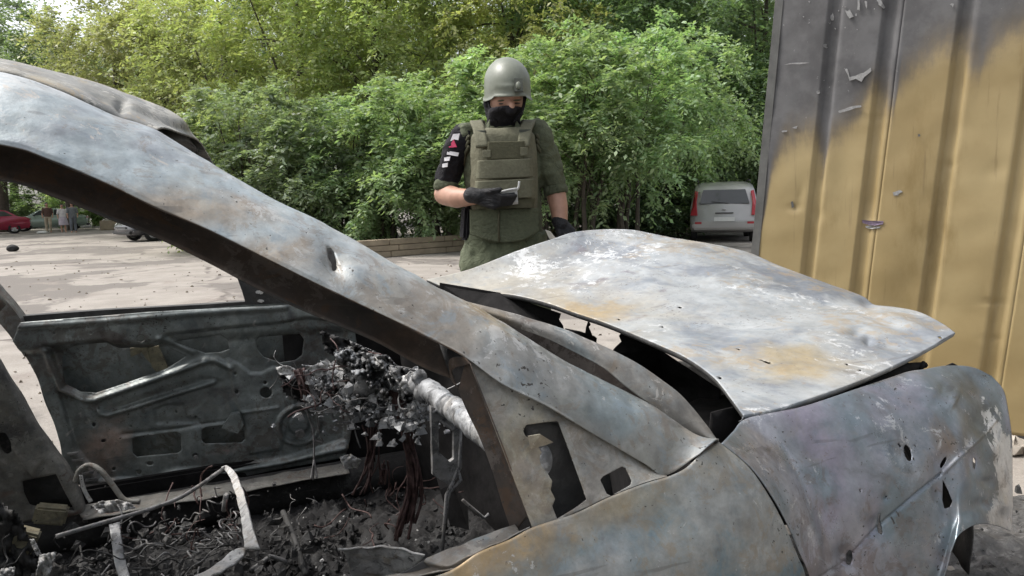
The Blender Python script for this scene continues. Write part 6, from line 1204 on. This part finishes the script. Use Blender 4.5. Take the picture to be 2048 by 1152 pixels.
SM = [('small_a', 1075, 18.6, .95, .95, (.10, .175, .055), 'bright small tree at the right shoulder of the helmeted person'), ('small_b', 1165, 18.2, .92, .90, LG, 'spreading small tree above the bonnet peak'), ('small_a', 1255, 18.6, .95, .98, (.09, .16, .055), 'small many-stemmed tree left of the silver people carrier'), ('small_b', 1345, 22.5, 1.0, 1.08, (.10, .17, .06), 'small tree leaning over the silver people carrier'), ('small_a', 1450, 27, 1.2, 1.1, (.085, .15, .055), 'small tree right above the roof of the silver people carrier'), ('small_b', 1545, 26, 1.1, 1.1, (.075, .13, .05), 'small tree half hidden by the kiosk edge')]
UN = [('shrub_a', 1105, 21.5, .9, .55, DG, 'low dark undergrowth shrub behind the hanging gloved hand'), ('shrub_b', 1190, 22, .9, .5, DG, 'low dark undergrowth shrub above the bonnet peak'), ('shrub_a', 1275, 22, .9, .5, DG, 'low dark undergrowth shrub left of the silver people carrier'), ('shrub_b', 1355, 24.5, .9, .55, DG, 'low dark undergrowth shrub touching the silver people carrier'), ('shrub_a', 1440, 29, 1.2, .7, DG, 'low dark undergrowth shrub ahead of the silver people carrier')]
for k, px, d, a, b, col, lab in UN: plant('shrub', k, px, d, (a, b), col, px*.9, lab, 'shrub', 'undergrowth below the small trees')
for k, px, d, a, b, col, lab in SM: plant('small_tree', k, px, d, (a, b), col, px*.3, lab, 'tree', 'small trees by the parked carrier')
TR = [('tree_b', 0, 46, 1.6, 1.45, (.055, .085, .045), 'broad dark green tree whose trunk stands at the left edge'), ('tree_a', 620, 27, 1.0, 1.0, YG, 'tall yellow-green tree above the foot of the near pillar'), ('tree_b', 760, 26, .95, 1.05, (.125, .17, .032), 'yellow-green tree left of the helmet'), ('tree_a', 900, 27, 1.0, 1.05, YG, 'tall yellow-green tree beside the helmet'), ('tree_b', 1040, 25.5, .9, .98, (.155, .205, .034), 'brightest yellow-green tree just right of the helmet'),
      ('tree_a', 480, 29, 1.0, 1.0, (.13, .15, .036), 'olive-yellow tree behind the roof edge'), ('tree_b', 350, 32, 1.0, 1.02, OL, 'brownish olive tree above the burnt roof'), ('tree_a', 262, 34, 1.0, 1.05, (.12, .125, .045), 'dull olive tree on the left above the roof'),
      ('tree_c', 130, 47, 1.1, 1.1, (.08, .12, .045), 'dark thin tree behind the walkers'), ('tree_c', -90, 38, 1.0, 1.0, (.07, .11, .045), 'dark green tree cut by the left edge'), ('tree_b', 1180, 27, .9, 1.0, (.06, .11, .04), 'dark green tree behind the small trees'), ('tree_a', 1290, 27, .95, 1.0, (.06, .11, .04), 'deep green tree above the small trees'), ('tree_b', 1400, 28, 1.0, 1.05, (.06, .105, .04), 'dark green tree left of the kiosk'), ('tree_a', 1520, 29, 1.0, 1.1, (.05, .09, .035), 'dark tree rising at the kiosk edge'), ('tree_c', 1470, 34, 1.0, 1.05, DG, 'dark tree far behind the kiosk edge')]
for k, px, d, a, b, col, lab in TR: plant('leafy_tree', k, px, d, (a, b), col, px*.37, lab, 'tree', 'tall trees behind the shrubs')
FT = [(-150, 60), (-60, 58), (30, 62), (110, 60), (190, 58), (265, 62), (340, 55), (430, 48), (560, 44), (700, 42), (840, 44), (980, 42), (1120, 42), (1250, 44), (1380, 44), (1510, 46), (1640, 46), (1800, 40), (1980, 38)]
LB = ['at the left margin behind the red car', 'behind the red car', 'behind the pale green car', 'straight behind the walkers', 'behind the green chute', 'right of the green chute', 'behind the dark grey car', 'behind the roof edge', 'behind the leftmost yellow-green tree', 'second from the left behind the yellow-green trees', 'third from the left behind the yellow-green trees', 'behind the helmet', 'behind the bonnet peak', 'behind the small many-stemmed tree', 'behind the silver people carrier', 'behind the kiosk corner', 'hidden mostly by the kiosk', 'well behind the kiosk', 'at the right margin behind the kiosk']
for i, (px, d) in enumerate(FT): plant('far_tree', ('tree_b', 'tree_a', 'tree_c')[i % 3], px, d, (1.35, 1.25), ((.06, .10, .04), (.075, .115, .04), (.05, .085, .035))[i % 3], i*1.3, 'dark background tree '+LB[i], 'tree', 'background trees')
for i, (px, d, s) in enumerate([(-30, 54, 1.0), (60, 55, 1.0), (150, 53, .9), (235, 54, .8), (310, 50, .9), (390, 40, .9)]): plant('shrub', 'shrub_a' if i % 2 else 'shrub_b', px, d, (s*1.2, s*.7), ((.10, .17, .04), (.06, .10, .035))[i % 2], i*2.1, 'low hedge shrub '+('behind the red car', 'between red and pale green cars', 'behind the rightmost walker', 'beside the concrete block', 'left of the dark grey car nose', 'right of the dark grey car nose')[i], 'shrub', 'hedge shrubs across the far yard')
# trees standing behind and beside the photographer, which shade the near side of the car
for i, (x, y, k) in enumerate([(-13, 4, 'tree_a'), (-12, -8, 'tree_b'), (12, -10, 'tree_a'), (-4, -17, 'tree_b'), (5, -16, 'tree_a')]):
    root = thing('leafy_tree', 'tall tree outside the yard '+('left of the wreck', 'behind left of the wreck', 'behind the kiosk side', 'straight behind the camera', 'behind right of the wreck')[i], 'tree', (x, y, 0), i*1.1, 'trees round the yard'); cr, tk = PROTO[k]; o = link('crown', cr, None, root, False); o.color = (.10, .16, .06, 1); link('trunk', tk, None, root, False)
